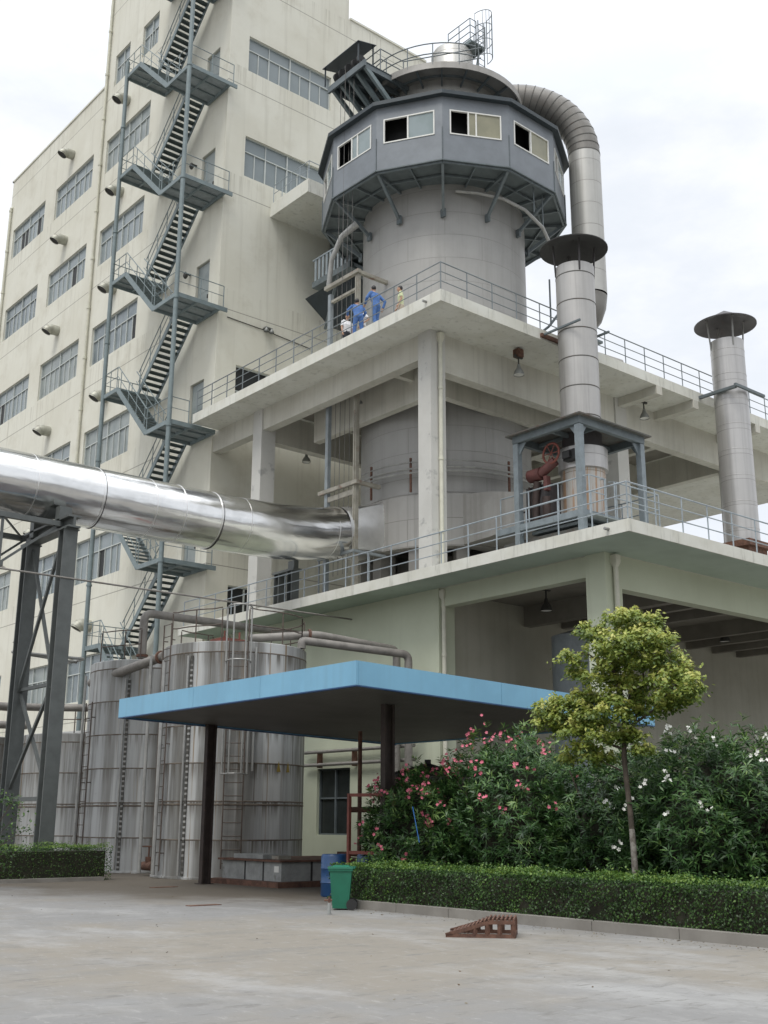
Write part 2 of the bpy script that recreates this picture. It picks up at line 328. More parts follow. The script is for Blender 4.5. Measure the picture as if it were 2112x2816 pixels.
def ground_mat():
    m, nt, b = mat_base('worn_concrete_yard')
    tan, grey, pale = (.215,.196,.165), (.197,.195,.19), (.305,.303,.295)
    col = mix(nt, ramp(nt, noise(nt, .12, 6, .65), .42, .58), tan, grey)
    col = mix(nt, mul(nt, ramp(nt, noise(nt, .33, 10, .72, sc=(1,.5,1), rot=.8), .48, .66), .8), col, pale)
    col = mix(nt, mul(nt, ramp(nt, noise(nt, .9, 10, .78), .52, .68), .55), col, (.15,.145,.13))
    col = mix(nt, mul(nt, ramp(nt, noise(nt, .5, 8, .75, sc=(.3,1.5,1), rot=.6), .55, .68), .5), col, (.16,.158,.15))
    col = mix(nt, mul(nt, ramp(nt, noise(nt, 1.7, 8, .75, sc=(.35,1.3,1), rot=1.25), .57, .7), .5), col, (.30,.294,.28))
    col = mix(nt, mul(nt, ramp(nt, noise(nt, 5, 8, .8), .56, .72), .5), col, (.27,.265,.25))
    col = mix(nt, mul(nt, ramp(nt, noise(nt, 4.5, 8, .75, sc=(.4,1.4,1), rot=.9), .54, .64), .7), col, (.14,.135,.125))
    col = mix(nt, mul(nt, ramp(nt, noise(nt, 6.5, 8, .8, sc=(1.2,.5,1), rot=2.1), .55, .65), .7), col, (.29,.285,.27))
    col = mix(nt, mul(nt, ramp(nt, noise(nt, 16, 6, .8), .58, .72), .55), col, (.10,.095,.085))
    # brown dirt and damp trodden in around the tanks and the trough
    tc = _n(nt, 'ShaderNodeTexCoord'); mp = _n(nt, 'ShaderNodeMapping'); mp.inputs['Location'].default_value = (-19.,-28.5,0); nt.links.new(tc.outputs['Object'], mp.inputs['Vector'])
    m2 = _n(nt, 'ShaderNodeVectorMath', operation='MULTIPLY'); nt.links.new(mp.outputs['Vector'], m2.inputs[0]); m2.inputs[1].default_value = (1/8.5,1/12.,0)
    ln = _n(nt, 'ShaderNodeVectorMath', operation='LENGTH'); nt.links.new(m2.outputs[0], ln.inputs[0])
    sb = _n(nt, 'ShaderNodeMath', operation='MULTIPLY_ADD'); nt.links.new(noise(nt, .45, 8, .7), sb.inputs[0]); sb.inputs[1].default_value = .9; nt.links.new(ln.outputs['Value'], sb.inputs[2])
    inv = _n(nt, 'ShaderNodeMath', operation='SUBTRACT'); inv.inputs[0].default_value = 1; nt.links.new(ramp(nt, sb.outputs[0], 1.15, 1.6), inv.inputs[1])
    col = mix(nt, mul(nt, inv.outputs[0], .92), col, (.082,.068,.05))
    nt.links.new(col, b.inputs['Base Color']); b.inputs['Roughness'].default_value = .88
    bump(nt, b, noise(nt, 14, 8, .7), .35, .015); return m
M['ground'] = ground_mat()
M['hedge'] = leafmat('hedge_leaf', [(0,(.012,.026,.008)),(.4,(.038,.09,.018)),(.75,(.09,.185,.03)),(1,(.18,.27,.05))])
M['olean'] = leafmat('oleander_leaf', [(0,(.014,.036,.011)),(.5,(.042,.105,.028)),(.85,(.10,.19,.05)),(1,(.19,.29,.08))], .4, .2)
M['treeleaf'] = leafmat('tree_leaf', [(0,(.045,.09,.018)),(.4,(.14,.20,.032)),(.7,(.29,.345,.06)),(1,(.52,.51,.15))], .5, .3)
M['ceiling'] = weathered('bare_dirty_concrete', (.25,.235,.2), (.19,.175,.15), .7, spots=(.1,.095,.085), spamt=.5, rough=.9)  # darker concrete: the shade under the decks is put into its colour
M['porchwall'] = weathered('grimy_porch_wall', (.42,.41,.345), (.36,.35,.285), .5, streak=(.22,.21,.17), samt=.25, rough=.9)  # duller than the outer walls: porch shade toned into the colour
M['sheet'] = weathered('grey_duct_sheet', (.34,.33,.31), (.28,.27,.25), .9, streak=(.2,.19,.165), samt=.5, rough=.5, metal=.2)
M['skin'] = plain('skin', (.42,.25,.17), .55, var=.04)
M['hair'] = plain('black_hair', (.012,.011,.011), .5)
M['overall'] = plain('blue_workwear', (.075,.165,.40), .85, var=.12, scale=8, bmp=.2)
M['shirtw'] = plain('white_shirt', (.74,.74,.76), .85, var=.06, scale=8)
M['shirty'] = plain('pale_yellow_shirt', (.58,.62,.38), .85, var=.08, scale=8)
M['trouser'] = plain('dark_trousers', (.03,.035,.045), .85)
M['trouserb'] = plain('beige_trousers', (.42,.36,.29), .85)
# ================================================================== SETTING: yard
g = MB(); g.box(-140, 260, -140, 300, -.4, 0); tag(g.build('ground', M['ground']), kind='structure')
soil = MB(); soil.prism([(14.42,4.),(14.42,18.35),(15.0,18.95),(22,18.95),(22,4.)], .004, .09); tag(soil.build('planting_bed', M['soil']), kind='structure')
kb = MB()
ky = [4.0,5.6,7.2,8.8,10.4,12.0,13.6,15.2,16.6,17.65]
for a, b in zip(ky, ky[1:]): kb.box(14.24, 14.42, a+.006, b-.006, 0, .15)
prev = None
for i in range(9):
    t = R_(90*i/8); c, s_ = math.cos(t), math.sin(t)
    cur = [(15.24-1.0*c, 17.65+1.35*s_), (15.24-.82*c, 17.65+1.17*s_)]
    if prev: kb.prism([prev[0], prev[1], cur[1], cur[0]], 0, .148)
    prev = cur
tag(kb.build('kerb', M['kerb']), kind='structure')

# ================================================================== generic window / wall helpers
PL = lambda u, n, z: (24.9-n, u, z)          # left-hand front of the tall block
PR = lambda u, n, z: (u, 41.73-n, z)         # right-hand front of the tall block
PW = lambda u, n, z: (25.0-n, u, z)          # left-hand wall of the low hall
def fbox(mb, P, u0, u1, n0, n1, z0, z1):
    a, b = P(u0, n0, z0), P(u1, n1, z1); return mb.box(a[0], b[0], a[1], b[1], a[2], b[2])
def wall_grid(mb, P, U0, U1, Z0, Z1, ops, depth=.22):
    us = sorted({U0, U1, *[o[0] for o in ops], *[o[1] for o in ops]}); zs = sorted({Z0, Z1, *[o[2] for o in ops], *[o[3] for o in ops]})
    us = [u for u in us if U0 <= u <= U1]; zs = [z for z in zs if Z0 <= z <= Z1]
    for a, b in zip(us, us[1:]):
        for c, d in zip(zs, zs[1:]):
            if any(o[0] <= a and b <= o[1] and o[2] <= c and d <= o[3] for o in ops): continue
            mb.poly([P(a,0,c), P(b,0,c), P(b,0,d), P(a,0,d)])
    for a, b, c, d in ops:
        e = -depth
        mb.poly([P(a,0,c),P(a,e,c),P(a,e,d),P(a,0,d)]); mb.poly([P(b,0,c),P(b,e,c),P(b,e,d),P(b,0,d)])
        mb.poly([P(a,0,c),P(b,0,c),P(b,e,c),P(a,e,c)]); mb.poly([P(a,0,d),P(b,0,d),P(b,e,d),P(a,e,d)])
def window(parent, P, u0, u1, z0, z1, up=4, low=8, transom=.64, openp=(), n0=-.2, pm=None, fm='winframe'):
    fr = MB(); t = .05; zt = z0+(z1-z0)*transom
    for a, b, c, d in ((u0,u1,z0,z0+t),(u0,u1,z1-t,z1),(u0,u0+t,z0+t,z1-t),(u1-t,u1,z0+t,z1-t),(u0+t,u1-t,zt-t/2,zt+t/2)): fbox(fr, P, a, b, n0, n0+.09, c, d)
    um = (u0+u1)/2
    fbox(fr, P, um-t*.6, um+t*.6, n0+.003, n0+.1, z0+t, z1-t)
    for k in range(1, up):
        if k*2 == up: continue
        u = u0+(u1-u0)*k/up; fbox(fr, P, u-.018, u+.018, n0+.01, n0+.07, zt+t/2, z1-t)
    for k in range(1, low):
        if k*2 == low: continue
        u = u0+(u1-u0)*k/low; w = .022 if k % 2 else .03; fbox(fr, P, u-w, u+w, n0+.012, n0+.075, z0+t, zt-t/2)
    f = fr.build('window', M[fm], parent)
    pn = MB(); dk = MB()
    pn.poly([P(u0,n0+.03,zt), P(u1,n0+.03,zt), P(u1,n0+.03,z1), P(u0,n0+.03,z1)])
    for k in range(low):
        a, b = u0+(u1-u0)*k/low, u0+(u1-u0)*(k+1)/low
        nn = n0+(.02 if k % 2 else .034)
        (dk if k in openp else pn).poly([P(a,nn,z0), P(b,nn,z0), P(b,nn,zt), P(a,nn,zt)])
    pn.build('pane', pm or M['frost'], f)
    if dk.f: dk.build('unlit_room_sheet', M['dark'], f)  # black sheet painted as the unlit room behind an open sash
    return f
def railing(parent, pts, z, spacing=1.25, hgt=1.05, rails=(1.05,.7,.35), r=.024, pr=.024, mat='rail', name='railing', ends=True, posts=True):
    rb = MB(); pth = [np.array([*p, z], float) if len(p) == 2 else np.array(p, float) for p in pts]
    for h in rails: rb.tube([p+[0,0,h] for p in pth], r if h == rails[0] else r*.75, 6)
    merged = parent.type != 'EMPTY'
    if merged:
        for a, b in zip(pth, pth[1:]):
            n = max(1, round(np.linalg.norm(b-a)/spacing))
            for k in range(n+(1 if b is pth[-1] else 0)):
                p = a+(b-a)*k/n; rb.tube([p, p+[0,0,hgt]], pr, 6)
    ro = rb.build(name, M[mat], parent, True)
    if posts and not merged:
        for a, b in zip(pth, pth[1:]):
            n = max(1, round(np.linalg.norm(b-a)/spacing))
            for k in range(n+(1 if b is pth[-1] else 0)):
                p = a+(b-a)*k/n; MB().tube([p, p+[0,0,hgt]], pr, 6).build('post', M[mat], ro, True)
    return ro

# ================================================================== tall cream block
factory = empty('factory_block', (24.9, 41.73, 0), 'tall cream multi-storey factory block with rows of frosted windows', 'factory building')
rowsZ = [(7.3,9.57),(13.43,15.75),(19.6,21.95),(25.8,28.12),(31.9,34.15),(37.85,40.05)]
colB, colC, colD = (49.9,55.15), (56.85,62.1), (63.7,68.85)
opsT = [(*colB, *z) for z in rowsZ]+[(49.55,51.4,43.55,45.65),(52.98,54.8,43.55,45.65),(49.55,51.4,49.6,51.75),(52.98,54.8,49.6,51.75)]
doorsZ = [(6.2,9.0),(12.27,15.05),(18.45,21.3),(24.47,27.42),(30.5,33.45),(36.4,39.2),(42.45,45.25)]
opsD = [(42.68,43.9,a,b) for a, b in doorsZ]
wl = MB(); wall_grid(wl, PL, 41.73, 55.75, 0, 57, opsT+opsD)
wall_grid(wl, PL, 55.75, 69.72, 0, 44.1, [(*c, *z) for c in (colC, colD) for z in rowsZ])
opsR = [(26.0,31.17,37.8,39.82),(26.0,31.17,31.87,34.09),(26.0,29.6,19.75,21.98),(26.05,27.9,10.3,11.6),(26.0,31.17,43.6,45.7)]
wall_grid(wl, PR, 24.9, 32.3, 0, 57, opsR[:4])
wall_grid(wl, PR, 32.3, 38, 0, 44.1, [])
wl.poly([(32.3,41.73,44.1),(32.3,55.75,44.1),(32.3,55.75,57),(32.3,41.73,57)]); wl.poly([(24.9,55.75,44.1),(32.3,55.75,44.1),(32.3,55.75,57),(24.9,55.75,57)])
wl.poly([(24.9,41.73,57),(32.3,41.73,57),(32.3,55.75,57),(24.9,55.75,57)])
wl.poly([(24.9,55.76,44.1),(38,55.76,44.1),(38,69.72,44.1),(24.9,69.72,44.1)]); wl.poly([(32.31,41.73,44.1),(38,41.73,44.1),(38,55.76,44.1),(32.31,55.76,44.1)])
wl.poly([(24.9,69.72,0),(38,69.72,0),(38,69.72,44.1),(24.9,69.72,44.1)]); wl.poly([(38,41.73,0),(38,69.72,0),(38,69.72,44.1),(38,41.73,44.1)])
wl.build('wall', M['wall'], factory)
cp = MB(); cp.box(24.84,24.96,55.82,69.78,44.1,44.22); cp.box(24.84,38,69.66,69.78,44.1,44.219); cp.box(32.37,38,41.67,41.79,44.1,44.22); cp.build('coping', M['wall'], factory)
opens = {(5,'D'):(4,5,1), (2,'C'):(5,), (3,'D'):(6,), (4,'C'):(2,), (1,'B'):(3,), (3,'B'):(0,)}
for i, (a, b) in enumerate(rowsZ):
    for nm, c in (('B',colB),('C',colC),('D',colD)):
        window(factory, PL, *c, a, b, openp=opens.get((i,nm), ()), pm=M[('frost','frost2','frost3','frost')[(i*5+ord(nm)*3+i//2) % 4]])
for o in opsT[6:]: window(factory, PL, *o, up=2, low=3, transom=.6)
for o in opsR[:2]: window(factory, PR, *o)
window(factory, PR, *opsR[2], up=2, low=2, transom=.45, pm=M['dark'], openp=(0,1)); window(factory, PR, *opsR[3], up=2, low=2, transom=.45, pm=M['dark'], openp=(0,1))
for a, b in doorsZ:
    d = MB(); fbox(d, PL, 42.72, 43.86, -.17, -.12, a, b-.04); fbox(d, PL, 42.85, 43.73, -.12, -.11, a+.25, a+1.25); fbox(d, PL, 42.85, 43.73, -.12, -.11, a+1.45, b-.25)
    dd = d.build('door', M['frost2'], factory); h = MB(); fbox(h, PL, 42.8, 42.9, -.11, -.05, a+1.0, a+1.16); h.build('handle', M['black'], dd)
for y, z1 in ((55.62,50.5),(69.4,41.9)):
    p = MB(); p.tube([(24.78,y,0),(24.78,y,z1)], .085, 10)
    z = 2.
    while z < z1: p.tube([(24.78,y,z),(24.78,y,z+.14)], .115, 10); z += 3.05
    p.tube([(24.78,y,z1),(24.9,y,z1+.12)], .1, 10); p.build('downpipe', M['pipe_cream'], factory, True)
for z in (41.45,35.55,29.6,23.3,17.2,11.05):
    for y in (52.7,59.9):
        v = MB(); pts = [(24.9,y,z)]+[(24.9-.38-.36*math.sin(R_(t)), y+.06*t/60, z-.36*(1-math.cos(R_(t)))) for t in (0,14,28,42,56,68)]
        v.tube(pts, [.3]*7, 18, cap=False)
        for k in (1,3,5): v.tube([np.array(pts[k])-(np.array(pts[k+1])-np.array(pts[k]))*.12, np.array(pts[k])+(np.array(pts[k+1])-np.array(pts[k]))*.12], .315, 18)
        vo = v.build('vent_elbow', M['vent'], factory, True)
        e1, e2 = np.array(pts[-1]), np.array(pts[-2]); d_ = (e1-e2)/np.linalg.norm(e1-e2)
        MB().tube([e1-d_*.06, e1-d_*.05], .285, 18).build('duct_mouth', M['black'], vo)
# balcony-bridge out to the cabin
bl = MB(); bl.box(27.6, 33.2, 38.6, 41.73, 30.2, 30.42); bl.box(27.6,27.75,38.6,41.73,30.42,30.9); bl.box(27.752,33.2,38.6,38.75,30.42,30.9)
bo = bl.build('balcony', M['slab_edge'], factory)
railing(bo, [(27.68,41.6,30.9),(27.68,38.68,30.9),(33.0,38.68,30.9)], 30.9, .75, 1.0, (1.0,.55), .022, .02, 'rail_light')
# wall cable and its dangling loop, small floodlights
for (y, z) in ((44.45,27.1),(44.45,33.1)):
    fl = MB(); fl.box(24.62,24.9,y-.06,y+.06,z+.1,z+.16); fl.lathe(24.62,y,[(.02,z+.22),(.1,z+.12),(.12,z-.02),(.07,z-.12),(.02,z-.16)],10)
    fl.build('wall_lantern', M['lampdark'], factory, True)
cb = MB(); cb.tube([(25.4,41.71,24.2),(27.4,41.70,24.14),(30.2,41.71,23.95)], .02, 5); cb.build('wall_cable', M['black'], factory)
fl = MB(); q = np.array(onx(718,893,26.75)); q = np.array([27.6,41.6,24.1]); fl.lathe(q[0]-.14,q[1]-.1,[(.03,q[2]+.12),(.13,q[2]-.06),(.12,q[2]-.1)],10); fl.lathe(q[0]+.16,q[1]-.1,[(.03,q[2]+.12),(.13,q[2]-.06),(.12,q[2]-.1)],10); fl.box(q[0]-.2,q[0]+.2,q[1]-.12,q[1]+.125,q[2]+.1,q[2]+.15); fl.build('floodlight', M['lamp'], factory, True)

# ================================================================== fire escape
esc = empty('fire_escape', (22.55, 41.45, 0), 'grey-green steel fire escape zigzagging up the cream block', 'fire escape')
XO = 22.52; Zs = [.15,6.2,12.27,18.43,24.47,30.48,36.4,42.45,48.5]
for (x, y, z1) in ((22.55,41.45,56),(22.55,48.12,40.25)):
    p = MB(); p.tube([(x,y,0),(x,y,z1)], .105, 12)
    z = 6.
    while z < z1: p.tube([(x,y,z),(x,y,z+.08)], .135, 12); z += 6.05
    p.build('post', M['steel'], esc, True)
def landing(y0, y1, z, ext=0.):
    l = MB(); h = .2; x1 = 24.86
    l.box(XO,x1+ext,y0,y0+.07,z-h,z); l.box(XO,x1,y1-.07,y1,z-h,z); l.box(XO,XO+.07,y0+.07,y1-.07,z-h,z-.002); l.box(x1-.07,x1,y0+.07,y1-.07,z-h,z-.002)
    l.box((XO+x1)/2-.04,(XO+x1)/2+.04,y0+.07,y1-.07,z-.16,z-.04)
    for k in (1,2): yy = y0+(y1-y0)*k/3; l.box(XO+.07,x1-.07,yy-.03,yy+.03,z-.12,z-.045)
    o = l.build('landing', M['steel'], esc)
    gr = MB(); n = int((y1-y0)/.065)
    for k in range(n): yy = y0+.08+k*.065; gr.box(XO+.07,x1-.07,yy,min(yy+.042,y1-.075),z-.04,z-.012)
    gr.build('grating', M['grate'], o); return o
def flight(x0, x1, ya, za, yb, zb, n):
    s_ = MB(); d = np.array([0,yb-ya,zb-za]); up = np.array([0,0,1.])
    for x in (x0, x1): s_.bar((x,ya,za-.1),(x,yb,zb-.1), .05, .24)
    o = s_.build('stair_flight', M['steel'], esc)
    t = MB()
    for k in range(1, n):
        y, z = ya+(yb-ya)*k/n, za+(zb-za)*k/n
        t.box(x0+.025,x1-.025,y-.125,y+.125,z-.035,z-.003); t.box(x0+.025,x1-.025,y-.125 if yb > ya else y+.1,y-.1 if yb > ya else y+.125,z-.08,z-.036)
    t.build('treads', M['tread'], o)
    return o
def frail(parent, x, ya, za, yb, zb):
    r = MB()
    for h in (1.05,.55): r.tube([(x,ya,za+h),(x,yb,zb+h)], .024 if h > 1 else .018, 6)
    for k in range(4): t = (k+.2)/3.6; y, z = ya+(yb-ya)*t, za+(zb-za)*t; r.tube([(x,y,z-.05),(x,y,z+1.05)], .02, 6)
    r.build('handrail', M['steel'], parent, True)
YD0, YD1, YM0, YM1 = 41.4, 43.55, 46.65, 48.18
for i, z in enumerate(Zs):
    if i > 0:
        lo = landing(YD0, YD1, z, .35 if i not in (3,) else 0)
        if i == 3: railing(lo, [(XO+.04,YD1-.05,z),(XO+.04,YD0+.04,z),(23.5,YD0+.04,z)], z, 1.1, 1.05, (1.05,.55), .022, .022, 'steel')
        else: railing(lo, [(XO+.04,YD1-.05,z),(XO+.04,YD0+.04,z),(25.0,YD0+.04,z)], z, 1.15, 1.05, (1.05,.55), .022, .022, 'steel')
    if i+1 < len(Zs):
        zn = Zs[i+1]; zm = (z+zn)/2
        lm = landing(YM0, YM1, zm)
        railing(lm, [(XO+.04,YM0+.1,zm),(XO+.04,YM1-.04,zm),(24.8,YM1-.04,zm)], zm, .8, 1.05, (1.05,.55), .022, .02, 'steel')
        fa = flight(XO+.03, 23.5, YD1, z, YM0, zm, 14); frail(fa, XO+.03, YD1, z, YM0, zm); frail(fa, 23.5, YD1, z, YM0, zm)
        fb = flight(23.62, 24.62, YM0, zm, YD1, zn, 14); frail(fb, 23.62, YM0, zm, YD1, zn)

# ================================================================== low hall with the two open decks above it
hall = empty('process_hall', (25, 20, 0), 'pale green hall carrying two railed concrete decks on columns', 'industrial hall')
ZL0, ZL1, ZM0, ZM1 = 9.07, 9.42, 18.42, 18.84
sl = MB(); sl.prism([(23.62,18.06),(54,18.06),(54,41.6),(23.62,41.6)], ZL0, ZL1); sl.build('lower_slab', M['slab_edge'], hall)
sm = MB(); sm.prism([(23.62,25.28),(54,25.28),(54,41.3),(23.62,41.3)], ZM0, ZM1); sm.build('upper_slab', M['slab_edge'], hall)
so_ = MB(); so_.box(23.66,24.995,20.03,41.58,ZL0-.006,ZL0-.002).box(23.66,53.9,18.1,20.028,ZL0-.006,ZL0-.002); so_.build('slab_soffit', M['soffitgreen'], hall)  # thin sheet added to carry the green bounce tint
lw = MB(); wall_grid(lw, PW, 27.72, 41.71, 0, ZL0, [(31.6,33.5,1.15,3.42)])
lb_ = MB(); lb_.box(25.74, 52, 27.3, 27.5, 0, ZL0-.05); lb_.build('porch_wall', M['porchwall'], hall)
pc = MB(); pc.box(25.74,52,20.52,27.29,ZL0-.05,ZL0-.004); pc.build('porch_ceiling', M['ceiling'], hall)  # thin dark sheet added; porch shade is in its colour
uc = MB(); uc.box(25.62,34.98,29.2,37.6,ZM0-.03,ZM0-.003); uc.box(35.86,43.1,28.0,37.6,ZM0-.03,ZM0-.003); uc.build('deck_ceiling', M['ceiling'], hall)  # dark sheets added for the shade under the upper deck
lw.build('wall', M['wall_low'], hall); window(hall, PW, 31.6, 33.5, 1.15, 3.42, up=2, low=2, transom=.55, pm=M['darkglass'], fm='brace')
for (x, y, z0, z1, m) in ((25.0,27.0,0,ZL0,'wall_low'),(25.0,20.03,0,ZL0,'wall_low'),(35.3,20.03,0,ZL0,'wall_low'),(45.6,20.03,0,ZL0,'wall_low')):
    MB().box(x,x+.72,y,y+.72,z0,z1).build('column', M[m], hall)
for (x, y) in ((24.9,27.2),(24.9,37.72),(35.1,27.2),(43.2,27.2),(35.1,37.72),(43.2,37.72),(50.5,27.2)):
    MB().box(x,x+.7,y,y+.66,ZL1,ZM0).build('column', M['column'], hall)
def beam(x0,x1,y0,y1,z0,z1,m='concrete'): MB().box(x0,x1,y0,y1,z0,z1).build('beam', M[m], hall)
beam(24.97,25.4,27.86,37.72,17.48,ZM0); beam(24.97,25.4,38.38,41.72,17.48,ZM0)
beam(25.6,35.1,27.27,27.72,17.0,ZM0); beam(35.8,43.2,27.27,27.72,17.0,ZM0); beam(43.9,50.5,27.27,27.72,17.0,ZM0)
beam(35.25,35.65,27.86,37.72,17.05,ZM0); beam(43.35,43.75,27.86,37.72,17.05,ZM0); beam(25.6,35.1,37.85,38.25,17.1,ZM0); beam(35.8,43.2,37.85,38.25,17.1,ZM0)
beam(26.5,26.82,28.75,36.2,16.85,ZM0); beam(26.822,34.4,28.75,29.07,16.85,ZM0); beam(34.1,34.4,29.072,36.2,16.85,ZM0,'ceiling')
beam(25.402,26.5,29.9,30.15,17.7,ZM0); beam(28.6,28.85,27.722,28.75,17.7,ZM0); beam(35.652,43.35,32.4,32.75,17.3,ZM0); beam(39.3,39.6,27.722,32.4,17.5,ZM0); beam(39.3,39.6,32.752,37.85,17.5,ZM0)
for x in (35.3,37.75,42.3): beam(x,x+.36,25.276,27.27,18.06,ZM0+.0,'concrete')
beam(25.1,25.5,20.752,27.0,8.45,ZL0,'wall_low'); beam(25.722,35.3,20.1,20.5,8.1,ZL0,'wall_low'); beam(36.02,45.6,20.1,20.5,8.1,ZL0,'wall_low'); beam(29.4,29.75,20.502,27.3,8.3,ZL0,'ceiling')
for x in (31.4,33.2,37.2,39.0,40.8,42.6): beam(x,x+.25,20.502,27.3,8.45,ZL0,'ceiling')
railing(hall, [(23.7,41.3),(23.7,18.14),(49.5,18.14)], ZL1, 1.22, 1.05, (1.05,.7,.35), .024, .022, 'rail_light')
railing(hall, [(23.7,41.1),(23.7,25.36),(49.5,25.36)], ZM1, 1.22, 1.05, (1.05,.7,.35), .024, .022, 'rail')
for (x, y, z0, z1) in ((25.3,27.13,ZL1,18.3),(25.12,26.88,0,8.95),(25.35,19.93,0,8.95)):
    p = MB(); p.tube([(x,y,z0),(x,y,z1)], .075, 10); p.lathe(x,y,[(.08,z1-.3),(.15,z1-.16),(.15,z1+.05),(.05,z1+.06)],4,phase=R_(45))
    for z in np.arange(z0+1.6, z1-1, 2.6): p.tube([(x,y,z),(x,y,z+.1)], .095, 10)
    p.build('downpipe', M['pipe_cream'], hall, True)
for (x, y, z) in ((23.6,26.0,18.63),(23.6,18.75,9.26)):
    MB().tube([(x+.2,y,z),(x-.14,y,z-.02)], .045, 10).build('drain_spout', M['galv'], hall, True)
MB().box(28.5,30.6,25.18,25.275,18.5,18.64).build('bracket', M['rust'], hall)
# silo of the hall porch
s1 = MB(); s1.lathe(29.2,24.6,[(.95,.0),(.95,7.6),(.0,7.9)],32)
tag(s1.build('vessel', M['drum' if 0 else 'hoistgrey'], None, True), 'plain grey upright vessel inside the open porch of the hall, behind the tree', 'vessel')

# pendant lamps
def make_lamp(z):
    e = empty('pendant_lamp', (0,0,0), None, 'lamp', 'pendant factory lamps under the decks')
    MB().box(-.2,.2,-.04,.04,-.08,0).tube([(0,0,-.08),(0,0,-.42)], .03, 8).build('bracket', M['lampdark'], e, True, True)
    MB().lathe(0,0,[(.05,-.34),(.07,-.42),(.09,-.5),(.15,-.58),(.19,-.68),(.2,-.76)],18).build('shade', M['lamp'], e, True, True)
    MB().lathe(0,0,[(.0,-.66),(.1,-.69),(.185,-.74)],18).build('lens', M['white'], e, True, True)
    return e
lp = make_lamp(0); lp2 = None
lamps = [((28.5,26.36,ZM0),'pendant lamp hung from a rusty box under the upper deck, left of the capped chimney'),((26.65,33.1,ZM0),'pendant lamp under the upper deck beside the hoist posts'),
  ((29.1,40.3,18.3),'pendant lamp deep under the upper deck near the cream block'),((36.4,26.75,ZM0),'pendant lamp under the upper deck between the two chimneys'),
  ((27.7,24.7,ZL0),'dark pendant lamp under the lower deck, left of the corner column'),((37.7,24.6,ZL0),'dark pendant lamp under the lower deck in the porch, right of the tree')]
for i, (p, l) in enumerate(lamps):
    o = lp if i == 0 else copy_tree(lp)
    o.location = p; o['label'] = l
    if i >= 4:
        for ch in o.children:
            if ch.name.startswith('shade'): ch.data = ch.data.copy(); ch.data.materials[0] = M['lampdark']
MB().box(-.14,.14,-.14,.14,-.36,-.06).build('junction_box', M['rust'], lp, False, True)
for ch in lp.children:
    if not ch.name.startswith('junction'): ch.location.z -= .3
# ================================================================== round tower with the cabin
TX, TY, TA = 30.56, 32.49, R_(46.75)
tow = empty('round_tower', (TX, TY, ZL1), 'big round grey clad tower wearing a many-sided blue-grey cabin', 'tower')
def tp(r, a, z): t = TA+math.pi+R_(a); return (TX+r*math.cos(t), TY+r*math.sin(t), z)
RT = 3.51
def ringuv(mb, r, z0, z1, zoff): 
    mb.lathe(TX, TY, [(r, z0), (r, z1)], 64)
s = MB(); s.lathe(TX,TY,[(RT,13.64),(RT,31.0)],72); s.build('shell', M['silo'], tow, True)
s = MB(); s.lathe(TX,TY,[(RT-.3,11.5),(RT+.16,11.52),(RT+.16,13.55),(RT,13.66)],72); s.build('skirt', M['silo_low'], tow, True)
s = MB(); s.lathe(TX,TY,[(RT+.05,ZM1),(RT+.05,19.75),(RT,19.78)],72); s.build('collar', M['white'], tow, True)
for k in range(12):
    a = k*30+10; p = tp(RT-.35, a, 0); l = MB(); t = TA+math.pi+R_(a)
    l.bar((p[0],p[1],ZL1),(p[0],p[1],11.52),.5,.7,(math.cos(t),math.sin(t),0)); l.build('leg', M['silo_low'], tow)
s = MB(); s.lathe(TX,TY,[(2.0,ZL1),(2.0,11.5)],36); s.build('lower_cone', M['rustsheet'], tow, True)
for z, r, m in ((13.62,RT+.02,0),(11.58,RT+.175,0)):
    pass
# pipe bundle on the tower flank
for dz in (0,.16,.42):
    MB().tube([tp(RT+.42,a,14.35+dz) for a in range(-58,88,6)]+[tp(RT+.8,92,14.1+dz)], .045 if dz < .3 else .03, 6).build('ring_pipe', M['galv'], tow, True)
for a in (-48,-20,38,62): MB().bar(tp(RT+.4,a,13.6),tp(RT+.4,a,14.95),.07).build('pipe_stand', M['rust'], tow)
# cabin: twelve-sided
RC, ZC0, ZC1 = 5.33, 26.73, 29.75
ang = [k*30 for k in range(12)]
cw = MB()
WIN = {}
for k in range(12):
    A, B = np.array(tp(RC, ang[k], 0)), np.array(tp(RC, ang[k]+30, 0)); u = B-A
    L = np.linalg.norm(u); u /= L; nrm = np.array([u[1], -u[0], 0])
    if nrm@(A-np.array([TX,TY,0])) < 0: nrm = -nrm
    P = (lambda A, u, nrm: (lambda s_, n, z: tuple(A+u*s_+nrm*n+np.array([0,0,z]))))(A, u, nrm)
    w0, w1 = .11*L, .885*L
    wall_grid(cw, P, 0, L, ZC0, ZC1, [(w0,w1,27.92,29.03)], .1); WIN[k] = (P, w0, w1)
cwo = cw.build('cabin_wall', M['cabin'], tow)
seam = MB()
for k in range(12):
    p0, p1 = tp(RC+.012, ang[k], ZC0), tp(RC+.012, ang[k], 28.2); seam.bar(p0, p1, .035)
    q = tp(RC+.02, ang[k]+30, ZC0); seam.bar(p0, q, .06, .05)
seam.build('cabin_trim', M['brace'], tow)
fl = MB(); fl.poly([tp(RC-.01,a,ZC0+.02) for a in ang]); fl.build('cabin_floor', M['under'], tow)
rf = MB(); rv = [tp(RC+.25,a,ZC1-.15) for a in ang]; r2 = [tp(RC+.25,a,ZC1+.02) for a in ang]; r3 = [tp(2.6,a,31.75) for a in ang]
rf.add(rv+r2+r3, [(i,(i+1)%12,12+(i+1)%12,12+i) for i in range(12)]+[(12+i,12+(i+1)%12,24+(i+1)%12,24+i) for i in range(12)]+[tuple(range(24,36))]+[tuple(range(11,-1,-1))])
rf.build('cabin_roof', M['cabin_roof'], tow)
